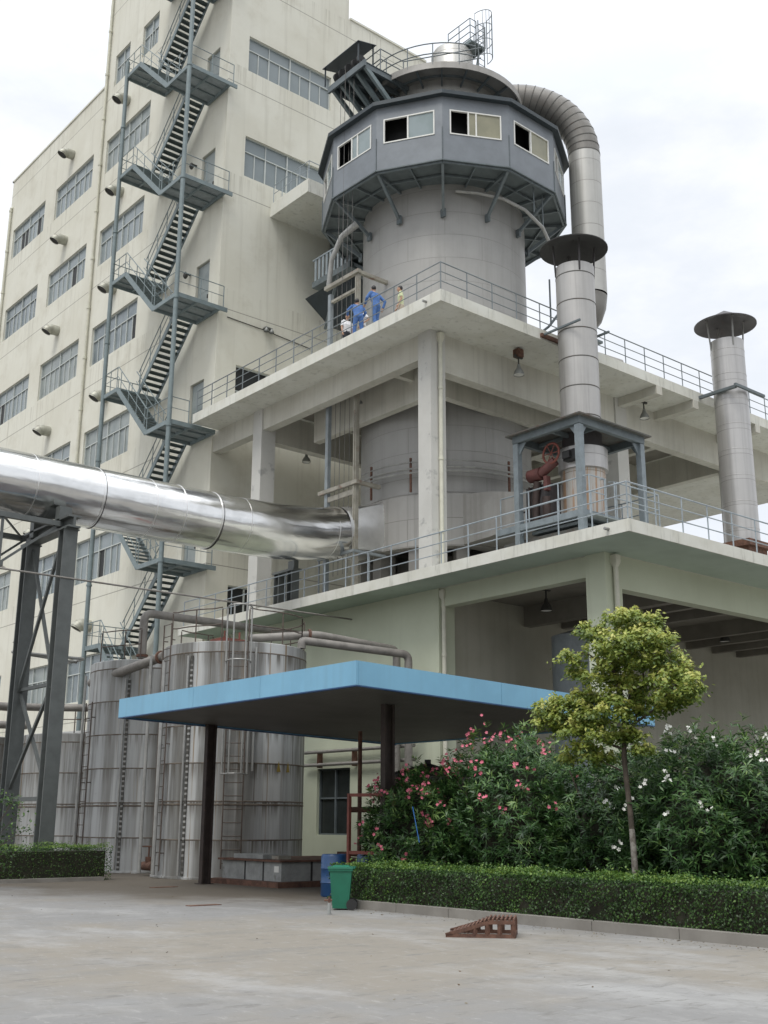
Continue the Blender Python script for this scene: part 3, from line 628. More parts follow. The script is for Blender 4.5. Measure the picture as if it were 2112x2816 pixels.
cfg = {11:(.48,0,'cabpane',0), 10:(.43,0,'cabpane',.17), 0:(.36,0,'cabpane2',.15), 1:(.48,1,'cabpane2',0), 2:(.35,1,'cabpane',0), 9:(.4,0,'cabpane',0)}
for k in range(12):
    P, w0, w1 = WIN[k]; z0, z1 = 27.92, 29.03; t = .05
    fr = MB()
    for a, b, c, d in ((w0,w1,z0,z0+t),(w0,w1,z1-t,z1),(w0,w0+t,z0+t,z1-t),(w1-t,w1,z0+t,z1-t)):
        v = [P(x,n,z) for z in (c,d) for x, n in ((a,-.06),(b,-.06),(b,.025),(a,.025))]; fr.add(v, [(0,1,2,3),(7,6,5,4),(0,4,5,1),(1,5,6,2),(2,6,7,3),(3,7,4,0)])
    # the left sash of every window stands open
    sp, side, pm, st = cfg.get(k, (.5, 0, 'cabpane', 0))
    m0 = w0+(w1-w0)*sp; m1 = m0+(w1-w0)*st if st else None
    for mm in (m0,)+((m1,) if m1 else ()):
        v = [P(x,n,z) for z in (z0+t,z1-t) for x, n in ((mm-.03,-.055),(mm+.03,-.055),(mm+.03,.02),(mm-.03,.02))]; fr.add(v, [(0,1,2,3),(7,6,5,4),(0,4,5,1),(1,5,6,2),(2,6,7,3),(3,7,4,0)])
    f = fr.build('window', M['white'], tow)
    MB().poly([P(m0,-.02,z0+t),P(w1-t,-.02,z0+t),P(w1-t,-.02,z1-t),P(m0,-.02,z1-t)]).build('pane', M[pm], f)
    MB().poly([P(w0-.3,-.75,z0-.6),P(m0+.5,-.75,z0-.6),P(m0+.5,-.75,z1+.6),P(w0-.3,-.75,z1+.6)]).build('unlit_room_sheet', M['dark'], f)  # black back panel added as the dark inside of the cabin
# struts and floor joists below the cabin
for k in range(12):
    a = ang[k]
    b = MB(); b.bar(tp(RC-.15,a,ZC0-.04), tp(RT+.02,a,25.35), .11, .13); b.bar(tp(RT+.1,a,25.2), tp(RT+.1,a,25.55), .22, .1); b.build('brace', M['brace'], tow)
    j = MB(); j.bar(tp(RC-.1,a,ZC0-.06), tp(RT,a,ZC0-.06), .1, .12); j.bar(tp(RC-.2,a+15,ZC0-.06), tp(RT,a+15,ZC0-.06), .06, .1)
    j.bar(tp(RC-1.0,a,ZC0-.06), tp(RC-1.0,a+30,ZC0-.06), .06, .08); j.bar(tp(RC-.08,a,ZC0-.05), tp(RC-.08,a+30,ZC0-.05), .08, .1); j.build('joist', M['brace'], tow)
MB().tube([tp(RT+.15,8,26.35),tp(RT+.35,22,26.25),tp(RT+.65,36,26.1),tp(RT+1.0,48,25.75),tp(RT+1.3,58,25.2),tp(RT+1.45,66,24.4)], .07, 8).build('bent_pipe', M['galv'], tow, True)
MB().tube([tp(RT+.75,-58,25.75),tp(RT+1.25,-64,25.25),tp(RT+1.5,-70,24.4),tp(RT+1.55,-73,23.3)], [.17,.12,.11,.11], 10).build('bent_pipe', M['galv'], tow, True)
for a, z in ((50,26.0),(58,25.6)): MB().tube([tp(RC-.5,a,ZC0),tp(RC-.5,a,z-.4)], .03, 6).build('hanger', M['brace'], tow)
MB().tube([tp(RT+.1,80,21.0),tp(RT+.9,86,21.8),tp(RT+1.6,92,22.9)], .06, 6).tube([tp(RT+1.0,86.6,21.9),tp(RT+1.0,86.6,24.0)], .04, 6).build('drain_pipe', M['brace'], tow, True)
# top: upper drum, ring platform, stub, ladder
s = MB(); s.lathe(TX,TY,[(2.55,31.6),(2.6,32.0),(2.6,32.4),(.1,32.45)],48); s.build('head', M['duct'], tow, True)
RP, ZP = 3.57, 32.42
s = MB(); s.lathe(TX,TY,[(2.2,ZP-.04),(RP,ZP-.04),(RP,ZP+.05),(2.2,ZP+.05)],60); s.lathe(TX,TY,[(RP-.04,ZP-.18),(RP+.02,ZP-.18),(RP+.02,ZP+.12),(RP-.04,ZP+.12)],60); pf = s.build('ring_platform', M['sheet'], tow, True)
b = MB()
for k in range(20): b.bar(tp(2.3,k*18,ZP-.4),tp(RP-.06,k*18,ZP-.11),.06,.12)
b.lathe(TX,TY,[(2.9,ZP-.15),(2.95,ZP-.15),(2.95,ZP-.05)],60); b.build('platform_rib', M['brace'], tow)
arc = [tp(RP,a,ZP) for a in range(-150,30,6)]
rl = MB()
for h in (1.05,.55): rl.tube([(*p[:2],ZP+h) for p in arc], .026, 6)
for i in range(0,len(arc),3): rl.tube([arc[i], (*arc[i][:2],ZP+1.05)], .024, 6)
rl.build('railing', M['rail'], tow, True)
s = MB(); cx_, cy_, _ = tp(.55,60,0); s.lathe(cx_,cy_,[(.95,ZP),(.95,35.2),(.86,35.36),(.02,35.42)],32); s.build('top_drum', M['duct'], tow, True)
ax = np.array([.766,-.642,0]); fw = np.array([.642,.766,0])
# small high platform with rails and a caged ladder
HX0, HX1, HY0, HY1, HZ = TX+.2, TX+1.15, TY-1.68, TY-.25, 35.55
MB().box(HX0,HX1,HY0,HY1,HZ-.06,HZ).box(HX0,HX0+.05,HY0,HY1,HZ-.16,HZ-.06).box(HX1-.05,HX1,HY0,HY1,HZ-.16,HZ-.06).bar((HX1-.1,HY0+.3,HZ-.1),(HX0+.2,HY0+.2,ZP+.05),.07).bar((HX1-.1,HY1-.1,HZ-.1),(HX1-.15,HY1-.1,ZP+.05),.07).build('high_platform', M['steel'], tow)
def rails2(pts, hs=(1.1,.75,.38)):
    m = MB()
    for h in hs: m.tube([(x,y,HZ+h) for x, y in pts], .022, 6)
    for x, y in pts: m.tube([(x,y,HZ-.05),(x,y,HZ+1.1)], .022, 6)
    m.build('railing', M['rail'], tow, True)
rails2([(HX0,HY1),(HX0,(HY0+HY1)/2),(HX0,HY0),(HX0+.38,HY0)]); rails2([(HX1,HY1),(HX1,(HY0+HY1)/2),(HX1,HY0)])
la, lb = np.array([TX+.66,HY0-.04,0]), np.array([TX+1.04,HY0-.04,0])
ld = MB()
for q in (la, lb): ld.tube([(q[0],q[1],ZP),(q[0],q[1],36.75)], .026, 6)
for k in range(14): z = ZP+.25+k*.3; ld.tube([(la[0],la[1],z),(lb[0],lb[1],z)], .015, 5)
ldo = ld.build('ladder', M['rail'], tow, True)
cg = MB(); hoop = lambda z: [(TX+.85+.38*math.cos(R_(t)), HY0-.04-.6*math.sin(R_(t)), z) for t in range(0,181,20)]
for z in (34.7,35.5,36.3,37.0): cg.tube(hoop(z), .018, 5)
for i in (0,2,3,5,6,7,9): cg.tube([hoop(z)[i] for z in (34.7,35.5,36.3,37.0)], .014, 5)
cg.build('ladder_cage', M['rail'], ldo, True)
# hoist jib
jb = MB(); JX0, JX1, JY0, JY1, ZJ = 25.5, 28.6, 31.85, 34.2, 32.42
for k in range(5): y = JY0+.08+(JY1-JY0-.16)*k/4; jb.bar((JX0,y,ZJ-.12),(29.0,y,ZJ-.12),.1,.24)
jb.box(JX0-.06,JX0+.04,JY0-.1,JY1+.1,ZJ-.27,ZJ+.03); jb.box(JX0+.04,JX1+.6,JY0,JY1,ZJ+.004,ZJ+.03)
jo = jb.build('hoist_jib', M['brace'], tow)
for k in range(5):
    y = JY0+.1+(JY1-JY0-.2)*k/4; MB().bar((JX0+.15,y,ZJ-.16),(28.4,y,30.1),.13,.2).build('jib_strut', M['steel'], jo)
MB().add([(JX0+1.6,JY0+.05,ZJ-.98),(28.7,JY0+.05,30.2),(28.7,JY1-.05,30.2),(JX0+1.6,JY1-.05,ZJ-.98),(JX0+1.6,JY0+.05,ZJ-.94),(28.7,JY0+.05,30.24),(28.7,JY1-.05,30.24),(JX0+1.6,JY1-.05,ZJ-.94)],[(0,3,2,1),(4,5,6,7),(0,1,5,4),(1,2,6,5),(2,3,7,6),(3,0,4,7)]).build('jib_apron', M['cabin_roof'], jo)  # dark sheet added for the shaded underside between the struts
cv = MB(); q = [(25.2,31.9,33.3),(25.2,34.4,33.3),(26.2,34.4,33.55),(26.2,31.9,33.55)]
cv.add(q+[(x,y,z+.03) for x, y, z in q], [(3,2,1,0),(4,5,6,7),(0,1,5,4),(1,2,6,5),(2,3,7,6),(3,0,4,7)])
for x, y in ((25.3,32.0),(25.3,34.3),(26.1,32.0),(26.1,34.3)): cv.bar((x,y,ZJ),(x,y,33.32+(x-25.2)*.25),.05)
cv.build('jib_hood', M['cabin_roof'], jo)
for i, y in enumerate((32.2,32.55,33.0,33.45,33.8)):
    MB().tube([(25.62,y-.05,ZJ+.28),(25.62,y+.05,ZJ+.28)], .24, 18).tube([(25.62,y-.07,ZJ+.28),(25.62,y+.07,ZJ+.28)], .05, 8).build('pulley', M['black'], jo, True)
rj = MB()
for h in (1.05,.55): rj.tube([(JX0+.9,JY0+.02,ZJ+h),(JX1-.9,JY0+.02,ZJ+h),tp(RP,28,ZP+h)], .026, 6); rj.tube([(JX0+.9,JY0+.02,ZJ+h),(JX0+.9,JY1-.4,ZJ+h)], .026, 6)
for x in (JX0+.9,JX1-.9): rj.tube([(x,JY0+.02,ZJ),(x,JY0+.02,ZJ+1.05)], .026, 6)
rj.build('jib_railing', M['rail'], jo, True)

# ------------------------------------------------------------------ hoist shaft under the jib
hs = empty('hoist_shaft', (25.62, 33.1, ZL1), 'slim two-post goods hoist shaft rising through the decks beside the round tower', 'hoist')
ya, yb = 32.25, 34.03
MB().box(25.54,25.7,ya-.09,ya+.09,ZL1,22.75).box(25.5,25.54,ya-.03,ya+.03,ZL1,22.6).build('post', M['hoist'], hs)
MB().box(25.54,25.7,yb-.09,yb+.09,ZL1,22.5).build('post', M['hoistgrey'], hs)
MB().box(25.45,25.62,ya-.2,yb+.25,22.75,22.9).box(25.62,27.3,ya-.14,ya+.02,22.76,22.9).box(25.56,25.7,ya+.1,yb-.1,22.1,22.2).build('head_beam', M['hoist'], hs)
MB().box(25.45,25.6,ya-.25,yb+.4,13.95,14.1).box(25.6,26.7,ya-.2,ya-.05,13.95,14.1).box(25.56,25.66,ya+.1,yb-.1,13.6,13.8).build('cross_beam', M['hoist'], hs)
MB().box(25.4,26.9,ya-.3,ya-.2,11.25,11.35).box(25.3,25.4,ya-.3,yb+.15,11.25,11.35).bar((25.36,ya-.25,ZL1),(25.36,ya-.25,11.3),.05).bar((26.1,ya-.25,ZL1),(26.1,ya-.25,11.3),.05).bar((25.36,yb+.1,ZL1),(25.36,yb+.1,11.3),.05).build('gate_frame', M['hoistgrey'], hs)
wr = MB()
for y in (32.65,32.95,33.25,33.55): wr.tube([(25.6,y,10.6),(25.6,y,ZJ+.3)], .012, 4)
wr.tube([(25.4,33.0,11),(25.4,33.0,ZJ+.3)], .012, 4); wr.build('hoist_cable', M['wire'], hs)
# dark side landing behind the hoist
sg = empty('side_gallery', (29, 39.4, 26), 'small dark steel gallery with slatted rails between the cream block and the round tower', 'gallery')
MB().box(28.9,32.5,37.0,39.9,26.1,26.4).bar((29,38,26.1),(29.8,40,24.3),.12).build('floor', M['brace'], sg)
MB().box(31.2,33,39.5,41.6,26.4,30.1).build('dark_housing', M['under'], sg)
sr = MB()
for k in range(10): y = 37.0+k*.29; sr.box(28.92,28.97,y,y+.14,26.4,27.5)
sr.box(28.9,28.98,37.0,39.9,27.5,27.57); sr.build('slatted_rail', M['rail_light'], sg)
MB().add([(29.3,37.6,26.09),(32,37.6,26.09),(32,41,26.09),(29.3,41,26.09),(30.4,38.4,24.7),(32,38.4,24.7),(32,40.4,24.7),(30.4,40.4,24.7)],[(0,3,2,1),(4,5,6,7),(0,1,5,4),(1,2,6,5),(2,3,7,6),(3,0,4,7)]).build('hopper', M['cabin_roof'], sg)

# ------------------------------------------------------------------ exhaust duct off the tower top
ex = empty('exhaust_duct', (35.2, 28.35, ZM1), 'fat grey exhaust duct arching from the tower top down to the upper deck', 'duct')
DX, DY, RD = 35.25, 28.3, .70
d = np.array([DX-TX, DY-TY, 0]); Ld = np.linalg.norm(d); d /= Ld
zt = 33.1; Rb = 2.9
path = [np.array([TX,TY,zt])+d*s_ for s_ in np.linspace(.6, Ld-Rb, 5)]
path += [np.array([TX,TY,zt])+d*(Ld-Rb+Rb*math.sin(R_(t)))-np.array([0,0,Rb*(1-math.cos(R_(t)))]) for t in range(6,91,7)]
path.append(np.array([DX,DY,zt-Rb-.01]))
dm = MB(); dm.tube(path, RD, 36, cap=False); dm.build('elbow', M['duct'], ex, True)
rb = MB()
for i in range(4, len(path)-1):
    t = path[i+1]-path[i]; t /= np.linalg.norm(t); rb.tube([path[i]-t*.02, path[i]+t*.02], RD+.012, 36)
rb.build('elbow_seam', M['rustsheet'], ex, True)
MB().lathe(DX,DY,[(RD,23.4),(RD,zt-Rb)],40).build('riser', M['duct'], ex, True)
bd = MB(); bd.tube([(DX,DY,23.4),(DX-.02,DY+.06,22.9),(DX-.12,DY+.16,22.4),(DX-.3,DY+.3,21.95)], [RD,RD*.99,RD*.93,RD*.75], 30); bd.build('bottom_bend', M['duct'], ex, True)
MB().box(DX-.55,DX+.15,DY-.1,DY+.6,21.3,22.4).box(DX-.72,DX+.32,DY-.27,DY+.77,21.2,21.3).box(DX-.5,DX+.1,DY-.05,DY+.55,ZM1,21.2).build('inlet_box', M['brace'], ex)
# low plant box behind the deck railing
pb = empty('plant_box', (31.8, 27.0, ZM1), 'rusty grey plant box behind the upper deck railing, left of the capped chimney', 'plant box')
MB().box(30.9,34.2,28.6,29.8,ZM1,20.6).build('casing', M['rustsheet'], pb); MB().box(30.88,34.22,28.58,29.82,20.6,20.68).build('lid', M['cabin_roof'], pb)
MB().tube([(31.5,27.3,19.6),(33.4,26.6,19.3),(34.2,26.2,19.1)], .38, 16).build('lagged_pipe', M['duct'], pb, True)

# ------------------------------------------------------------------ two capped chimneys
def chimney(cx, cy, r, z0, z1, capz, capr, apex, mat, capm, label, posts):
    e = empty('capped_chimney', (cx, cy, ZL1), label, 'chimney', 'round capped chimneys')
    MB().lathe(cx,cy,[(r,z0),(r,z1),(r-.05,z1),(r-.05,z1-1.2)],40).build('pipe', M[mat], e, True)
    z = z0+.55
    while z < z1-.2: MB().lathe(cx,cy,[(r,z-.02),(r+.009,z-.013),(r+.009,z+.013),(r,z+.02)],40).build('band', M['rustsheet' if mat == 'chimney' else mat], e, True); z += 1.09
    c = MB(); c.lathe(cx,cy,[(.02,apex),(capr*.5,capz+(apex-capz)*.48),(capr,capz+.02),(capr,capz-.02),(capr*.5,capz+(apex-capz)*.48-.05),(.02,apex-.06)],40)
    c.build('cap', M[capm], e, True)
    for k in range(4):
        a = TA+math.pi+R_(8+90*k); s_, t_ = math.cos(a), math.sin(a)
        MB().bar((cx+r*s_,cy+r*t_,z1-.35),(cx+capr*posts*s_,cy+capr*posts*t_,capz+(apex-capz)*(1-posts)-.03),.05).build('cap_strut', M['capgrey' if mat=='chimney' else 'galv'], e)
    return e
c1 = chimney(29.4,24.3,.70,14.7,21.1,21.86,1.24,22.35,'chimney','capdark','sooty black-capped chimney standing on the burner shelter by the deck corner',.62)
c2 = chimney(39.0,24.3,.68,12.3,20.95,21.72,1.27,22.42,'chimney2','capgrey','bright metal chimney with a conical rain cap at the right edge',.62)
MB().box(38.2,39.8,23.5,25.1,12.05,12.3).box(38.35,39.65,23.65,24.95,11.5,12.05).box(38.1,39.9,23.4,25.2,11.3,11.5).build('base_flange', M['rust'], c2)
MB().box(38.0,40.0,23.3,25.3,ZL1,11.3).build('plinth', M['rustsheet'], c2)
MB().box(38.15,38.3,23.55,25.27,18.55,18.66).build('bracket', M['brace'], c2); MB().box(38.0,40.1,23.4,23.5,18.55,18.66).build('bracket', M['brace'], c2)
MB().tube([(39.75,24.6,12.1),(39.75,24.6,20.2)], .05, 8).build('drain_tube', M['galv'], c2)
MB().tube([(40.4,23.5,11.6),(41.5,23.3,11.2),(42.5,23.2,10.6)], .1, 8).build('side_pipe', M['galv'], c2, True)
MB().bar((28.62,23.5,18.6),(28.62,25.17,18.6),.07).build('bracket', M['brace'], c1); MB().bar((30.2,23.5,18.6),(30.2,25.17,18.6),.07).build('bracket', M['brace'], c1)
MB().tube([(30.12,24.2,14.7),(30.12,24.2,19.9)], .045, 8).build('drain_tube', M['galv'], c1)

# burner shelter
bs = empty('burner_shelter', (29.4, 24.3, ZL1), 'flat-roofed grey steel shelter and raised burner platform at the lower deck corner', 'shelter')
X0, X1, Y0, Y1, ZR, ZF = 27.75, 31.0, 23.05, 25.85, 14.4, 11.45
for x in (X0, X1):
    for y in (Y0, Y1):
        p = MB(); p.box(x-.11,x+.11,y-.11,y+.11,ZL1,ZR-.02)
        sx, sy = (1 if x == X0 else -1), (1 if y == Y0 else -1)
        for z in (ZR-.02, ZF-.02): p.add([(x,y+sy*.11,z),(x,y+sy*.4,z),(x,y+sy*.11,z-.4),(x+.03,y+sy*.11,z),(x+.03,y+sy*.4,z),(x+.03,y+sy*.11,z-.4)],[(0,1,2),(5,4,3),(0,3,4,1),(1,4,5,2),(2,5,3,0)]); p.add([(x+sx*.11,y,z),(x+sx*.4,y,z),(x+sx*.11,y,z-.4),(x+sx*.11,y+.03,z),(x+sx*.4,y+.03,z),(x+sx*.11,y+.03,z-.4)],[(0,1,2),(5,4,3),(0,3,4,1),(1,4,5,2),(2,5,3,0)])
        p.build('post', M['shelter'], bs)
r = MB(); r.box(X0-.12,X0+.05,Y0-.12,Y1+.12,ZR,ZR+.25); r.box(X1-.05,X1+.12,Y0-.12,Y1+.12,ZR,ZR+.25); r.box(X0+.05,X1-.05,Y0-.12,Y0+.05,ZR,ZR+.249); r.box(X0+.05,X1-.05,Y1-.05,Y1+.12,ZR,ZR+.249); r.box(X0+.05,X1-.05,24.3,24.4,ZR+.05,ZR+.2); r.box(28.8,28.9,Y0+.05,Y1-.05,ZR+.1,ZR+.22); r.build('roof_frame', M['brace'], bs)
MB().box(X0-.3,X1+.3,Y0-.3,Y1+.3,ZR+.252,ZR+.3).build('roof', M['rustsheet'], bs)
f = MB(); f.box(X0-.1,X0+.05,Y0-.1,Y1+1.0,ZF-.22,ZF); f.box(X1-.05,X1+.35,Y0-.1,Y1+.1,ZF-.22,ZF); f.box(X0+.05,X1-.05,Y0-.1,Y0+.05,ZF-.22,ZF-.002); f.box(X0+.05,X1-.05,Y0+.05,Y1,ZF-.05,ZF-.01); f.box(X0+.3,X1-.3,Y0+.4,Y1-.3,11.1,11.2); f.build('platform', M['shelter'], bs)
railing(bs, [(X0-.02,26.7),(X0-.02,Y0-.35),(28.5,Y0-.35)], ZF-.2, 1.3, 1.3, (1.3,.75), .026, .026, 'rail_light'); railing(bs, [(29.1,Y0-.35),(31.4,Y0-.35),(31.4,Y1)], ZF-.2, .8, 1.3, (1.3,.75), .026, .026, 'rail_light')
MB().box(X0+.15,X1-.2,Y0+.2,Y1+.9,ZL1,10.95).build('plinth', M['rustsheet'], bs); MB().box(X0+.05,31.35,Y0-.42,Y0-.1,ZF-.24,ZF-.2).build('walkway', M['grate'], bs)
for x in (28.55,29.0): MB().tube([(x,Y0-.36,ZL1),(x,Y0-.36,ZF+1.1),(x+.05,Y0-.1,ZF+1.15)], .025, 6).build('ladder_rail', M['rail_light'], bs, True)
# burner vessel
bv = empty('burner_vessel', (29.4, 24.3, ZF), 'rust-streaked silver burner vessel under the shelter roof', 'burner')
M['vessel'] = panels('vessel_sheet', (.47,.46,.44), (.44,.43,.41), (.2,.17,.13), 60, 2.2, .012, rust=(.33,.15,.04), streak=(.42,.33,.19), samt=.6, rough=.45, metal=.3, rlo=.47)
MB().lathe(29.4,24.3,[(.75,ZF),(.76,13.32)],36).build('lower_shell', M['vessel'], bv, True)
MB().lathe(29.4,24.3,[(.76,13.3),(.86,13.32),(.86,14.08),(.7,14.12)],36).build('upper_shell', M['chimney2'], bv, True)
MB().lathe(29.4,24.3,[(.7,14.1),(.7,14.75)],32).build('neck', M['capgrey'], bv, True)
el = MB(); secs = [(28.55,30.95,29.75,11.56,13.56),(28.5,30.4,28.0,11.6,13.3),(28.55,30.2,26.9,11.75,13.05),(28.8,30.0,25.2,11.8,12.9),(28.9,29.9,24.6,11.8,12.9)]
for a, b_, y, z0, z1 in secs: el.v += [(a,y,z0),(b_,y,z0),(b_,y,z1),(a,y,z1)]
for i in range(len(secs)-1): el.f += [(i*4+k, i*4+(k+1)%4, i*4+4+(k+1)%4, i*4+4+k) for k in range(4)]
el.build('side_duct', M['sheet'], bv)
M['burnt'] = plain('burnt_dark_iron', (.05,.032,.028), .7, var=.2, scale=6)
# red burner gear
bg = empty('burner_gear', (28.3, 24.9, ZF), 'rusty red burner motor, handwheel and valves left of the silver vessel', 'burner gear')
MB().tube([(28.2,25.7,13.25),(28.2,25.15,13.25)], .23, 16).tube([(28.2,25.2,13.25),(28.3,24.6,13.6)], .17, 12).build('motor', M['valve'], bg, True)
hw = MB(); hc = np.array([28.15,24.65,13.85]); hw.tube([tuple(hc+np.array([0,.36*math.cos(R_(t)),.36*math.sin(R_(t))])) for t in range(0,360,24)], .04, 8, closed=True)
for k in range(6): hw.tube([tuple(hc),tuple(hc+np.array([0,.36*math.cos(R_(k*60)),.36*math.sin(R_(k*60))]))], .018, 5)
hw.build('handwheel', M['rustred'], bg, True)
MB().box(28.1,28.3,24.85,25.0,12.6,13.1).build('gearbox', M['valve'], bg)
MB().tube([(28.25,25.5,11.5),(28.25,25.5,12.4),(28.2,25.35,13.0)], .14, 10).tube([(28.3,25.05,11.5),(28.3,25.05,12.4)], .16, 10).tube([(28.25,25.8,11.5),(28.25,25.8,12.9)], .04, 6).tube([(28.1,25.62,12.0),(28.1,25.98,12.0)], .03, 6).build('valve_stack', M['burnt'], bg, True)
MB().box(28.3,28.85,23.75,24.25,13.5,13.85).box(28.2,28.3,23.9,24.2,13.55,13.8).build('servo_box', M['black'], bg)
MB().box(28.3,29.2,24.9,26.0,11.46,12.9).build('control_cabinet', M['capgrey'], bg)  # dark box added to stand in for shade behind the burner gear

# ================================================================== polished duct and its trestles
sd = empty('polished_duct', (14.1, 33.2, 10.7), 'long shiny aluminium-clad duct crossing above the tanks into the tower', 'duct')
DYc = 33.2
pth = [(-3,DYc,11.62),(4,DYc,11.66),(9,DYc,11.7),(14,DYc,11.72),(18,DYc,11.72),(20.5,DYc,11.74),(22.5,DYc,11.8),(24.2,DYc,11.98),(25.4,DYc-.02,12.2)]
dm = MB(); P_ = []
for a, b in zip(pth, pth[1:]):
    n = max(2, int((b[0]-a[0])/.5))
    for k in range(n): P_.append(tuple(a[i]+(b[i]-a[i])*k/n for i in range(3)))
P_.append(pth[-1]); rng = random.Random(3)
dm.tube(P_, [1.0+rng.uniform(-.022,.022) if p[0] > 17 else 1.0+rng.uniform(-.004,.004) for p in P_], 56, cap=False); dm.build('duct_shell', M['alu'], sd, True)
# square-to-round flare into the tower skirt
fm = MB(); n = 48; v0, v1 = [], []
for k in range(n):
    t = 2*math.pi*k/n; c, s_ = math.cos(t), math.sin(t); v0.append((25.38, DYc-.02+1.0*c, 12.2+1.0*s_)); m_ = max(abs(c), abs(s_)); v1.append((27.35, 33.1+1.05*c/m_, 12.55+1.02*s_/m_))
fm.add(v0+v1, [(i,(i+1)%n,n+(i+1)%n,n+i) for i in range(n)]); fm.build('duct_flare', M['aluflare'], sd, True)
sm_ = MB()
for x in (-1,2,5,8,11.3,13.2,15.4,17.3,18.4,19.8,21.0,22.2,23.6,24.9):
    i = min(range(len(pth)-1), key=lambda j: abs(pth[j][0]-x) if pth[j][0] <= x else 99); a, b = pth[i], pth[i+1]; t = (x-a[0])/(b[0]-a[0]); z = a[2]+(b[2]-a[2])*t
    MB().tube([(x-.014,DYc,z),(x+.014,DYc,z)], 1.007, 48).build('seam_band', M['aluflare'], sd, True)
sm_.build('seam_band', M['alu'], sd, True) if False else None
dk = MB()
for x in (11.36,15.46,19.86): MB().tube([(x,DYc,11.71),(x+.02,DYc,11.71)], 1.006, 48).build('seam_gap', M['capgrey'], sd, True)
MB().box(13.9,14.3,32.1,32.4,10.3,10.95).box(13.9,14.3,34.0,34.3,10.3,10.95).build('saddle', M['trestle'], sd)

def icol(mb, x, y, z0, z1, w=.44, d=.4, t=.05):
    mb.box(x-w/2,x+w/2,y-d/2,y-d/2+t,z0,z1); mb.box(x-w/2,x+w/2,y+d/2-t,y+d/2,z0,z1); mb.box(x-t/2,x+t/2,y-d/2+t,y+d/2-t,z0,z1); return mb
tr = empty('duct_trestle', (14.1, 33.2, 0), 'two-legged grey steel trestle with cross bracing carrying the shiny duct', 'trestle', 'duct trestles')
ZT = 10.12
for y in (31.8,34.55):
    icol(MB(), 14.1, y, 0, ZT).box(13.84,14.36,y-.24,y+.24,ZT,ZT+.04).build('column', M['trestle'], tr)
MB().box(13.9,14.3,31.4,34.95,ZT+.042,ZT+.1).box(14.06,14.14,31.4,34.95,ZT+.1,ZT+.36).box(13.9,14.3,31.4,34.95,ZT+.36,ZT+.42).build('crossbeam', M['trestle'], tr)
for z0, z1 in ((5.4,10.0),(2.5,5.4)):
    MB().bar((14.1,31.95,z0),(14.1,34.4,z1),.09).build('brace', M['trestle'], tr); MB().bar((14.02,34.4,z0),(14.02,31.95,z1),.09).build('brace', M['trestle'], tr)
MB().bar((14.1,31.95,5.5),(14.1,34.4,5.5),.1).build('brace', M['trestle'], tr); MB().bar((14.1,31.95,2.2),(14.1,34.4,2.2),.12).build('brace', M['trestle'], tr)
t2 = empty('duct_trestle', (24.15, 34.4, ZL1), 'short dark steel stand under the shiny duct on the lower deck', 'trestle', 'duct trestles')
for y in (34.2,35.05): icol(MB(), 24.2, y, ZL1, 10.7, .34, .34, .04).build('column', M['trestle'], t2)
MB().box(24.0,24.4,33.9,35.3,10.7,10.78).box(24.1,24.3,34.0,34.4,10.78,11.1).build('crossbeam', M['trestle'], t2)
# lattice pipe bridge
br = empty('pipe_bridge', (12, 33.2, 9), 'grey lattice truss bridge running left below the shiny duct', 'truss bridge')
for y in (31.95,34.45):
    c = MB(); c.box(-4,13.85,y-.08,y+.08,ZT+.12,ZT+.28); c.build('top_chord', M['trestle'], br); MB().box(-4,12.2,y-.08,y+.08,8.75,8.9).build('bottom_chord', M['trestle'], br)
    w = MB()
    for k, x in enumerate((12.1,10.4,8.7,7.0,5.3,3.6)): w.bar((x,y,8.85),(x,y,ZT+.15),.07); w.bar((x,y,8.85),(x+1.7 if x+1.7 < 13.9 else 13.8,y,ZT+.15),.07)
    w.build('web', M['trestle'], br)
lt = MB()
for k, x in enumerate((12.1,10.4,8.7,7.0)): lt.bar((x,32,8.83),(x,34.4,8.83),.06); lt.bar((x,32,8.83),(x-1.7,34.4,8.83),.05); lt.bar((x,32,ZT+.2),(x+1.6,34.4,ZT+.2),.05)
lt.build('lateral', M['trestle'], br)
tag(MB().tube([(8,31.6,8.62),(24.98,31.6,8.62)], .03, 8).tube([(12.2,31.6,8.62),(12.2,31.9,8.75)],.03,6).build('gas_pipe', M['pipe']), 'thin straight grey pipe running from the truss bridge towards the lower deck', 'pipe')
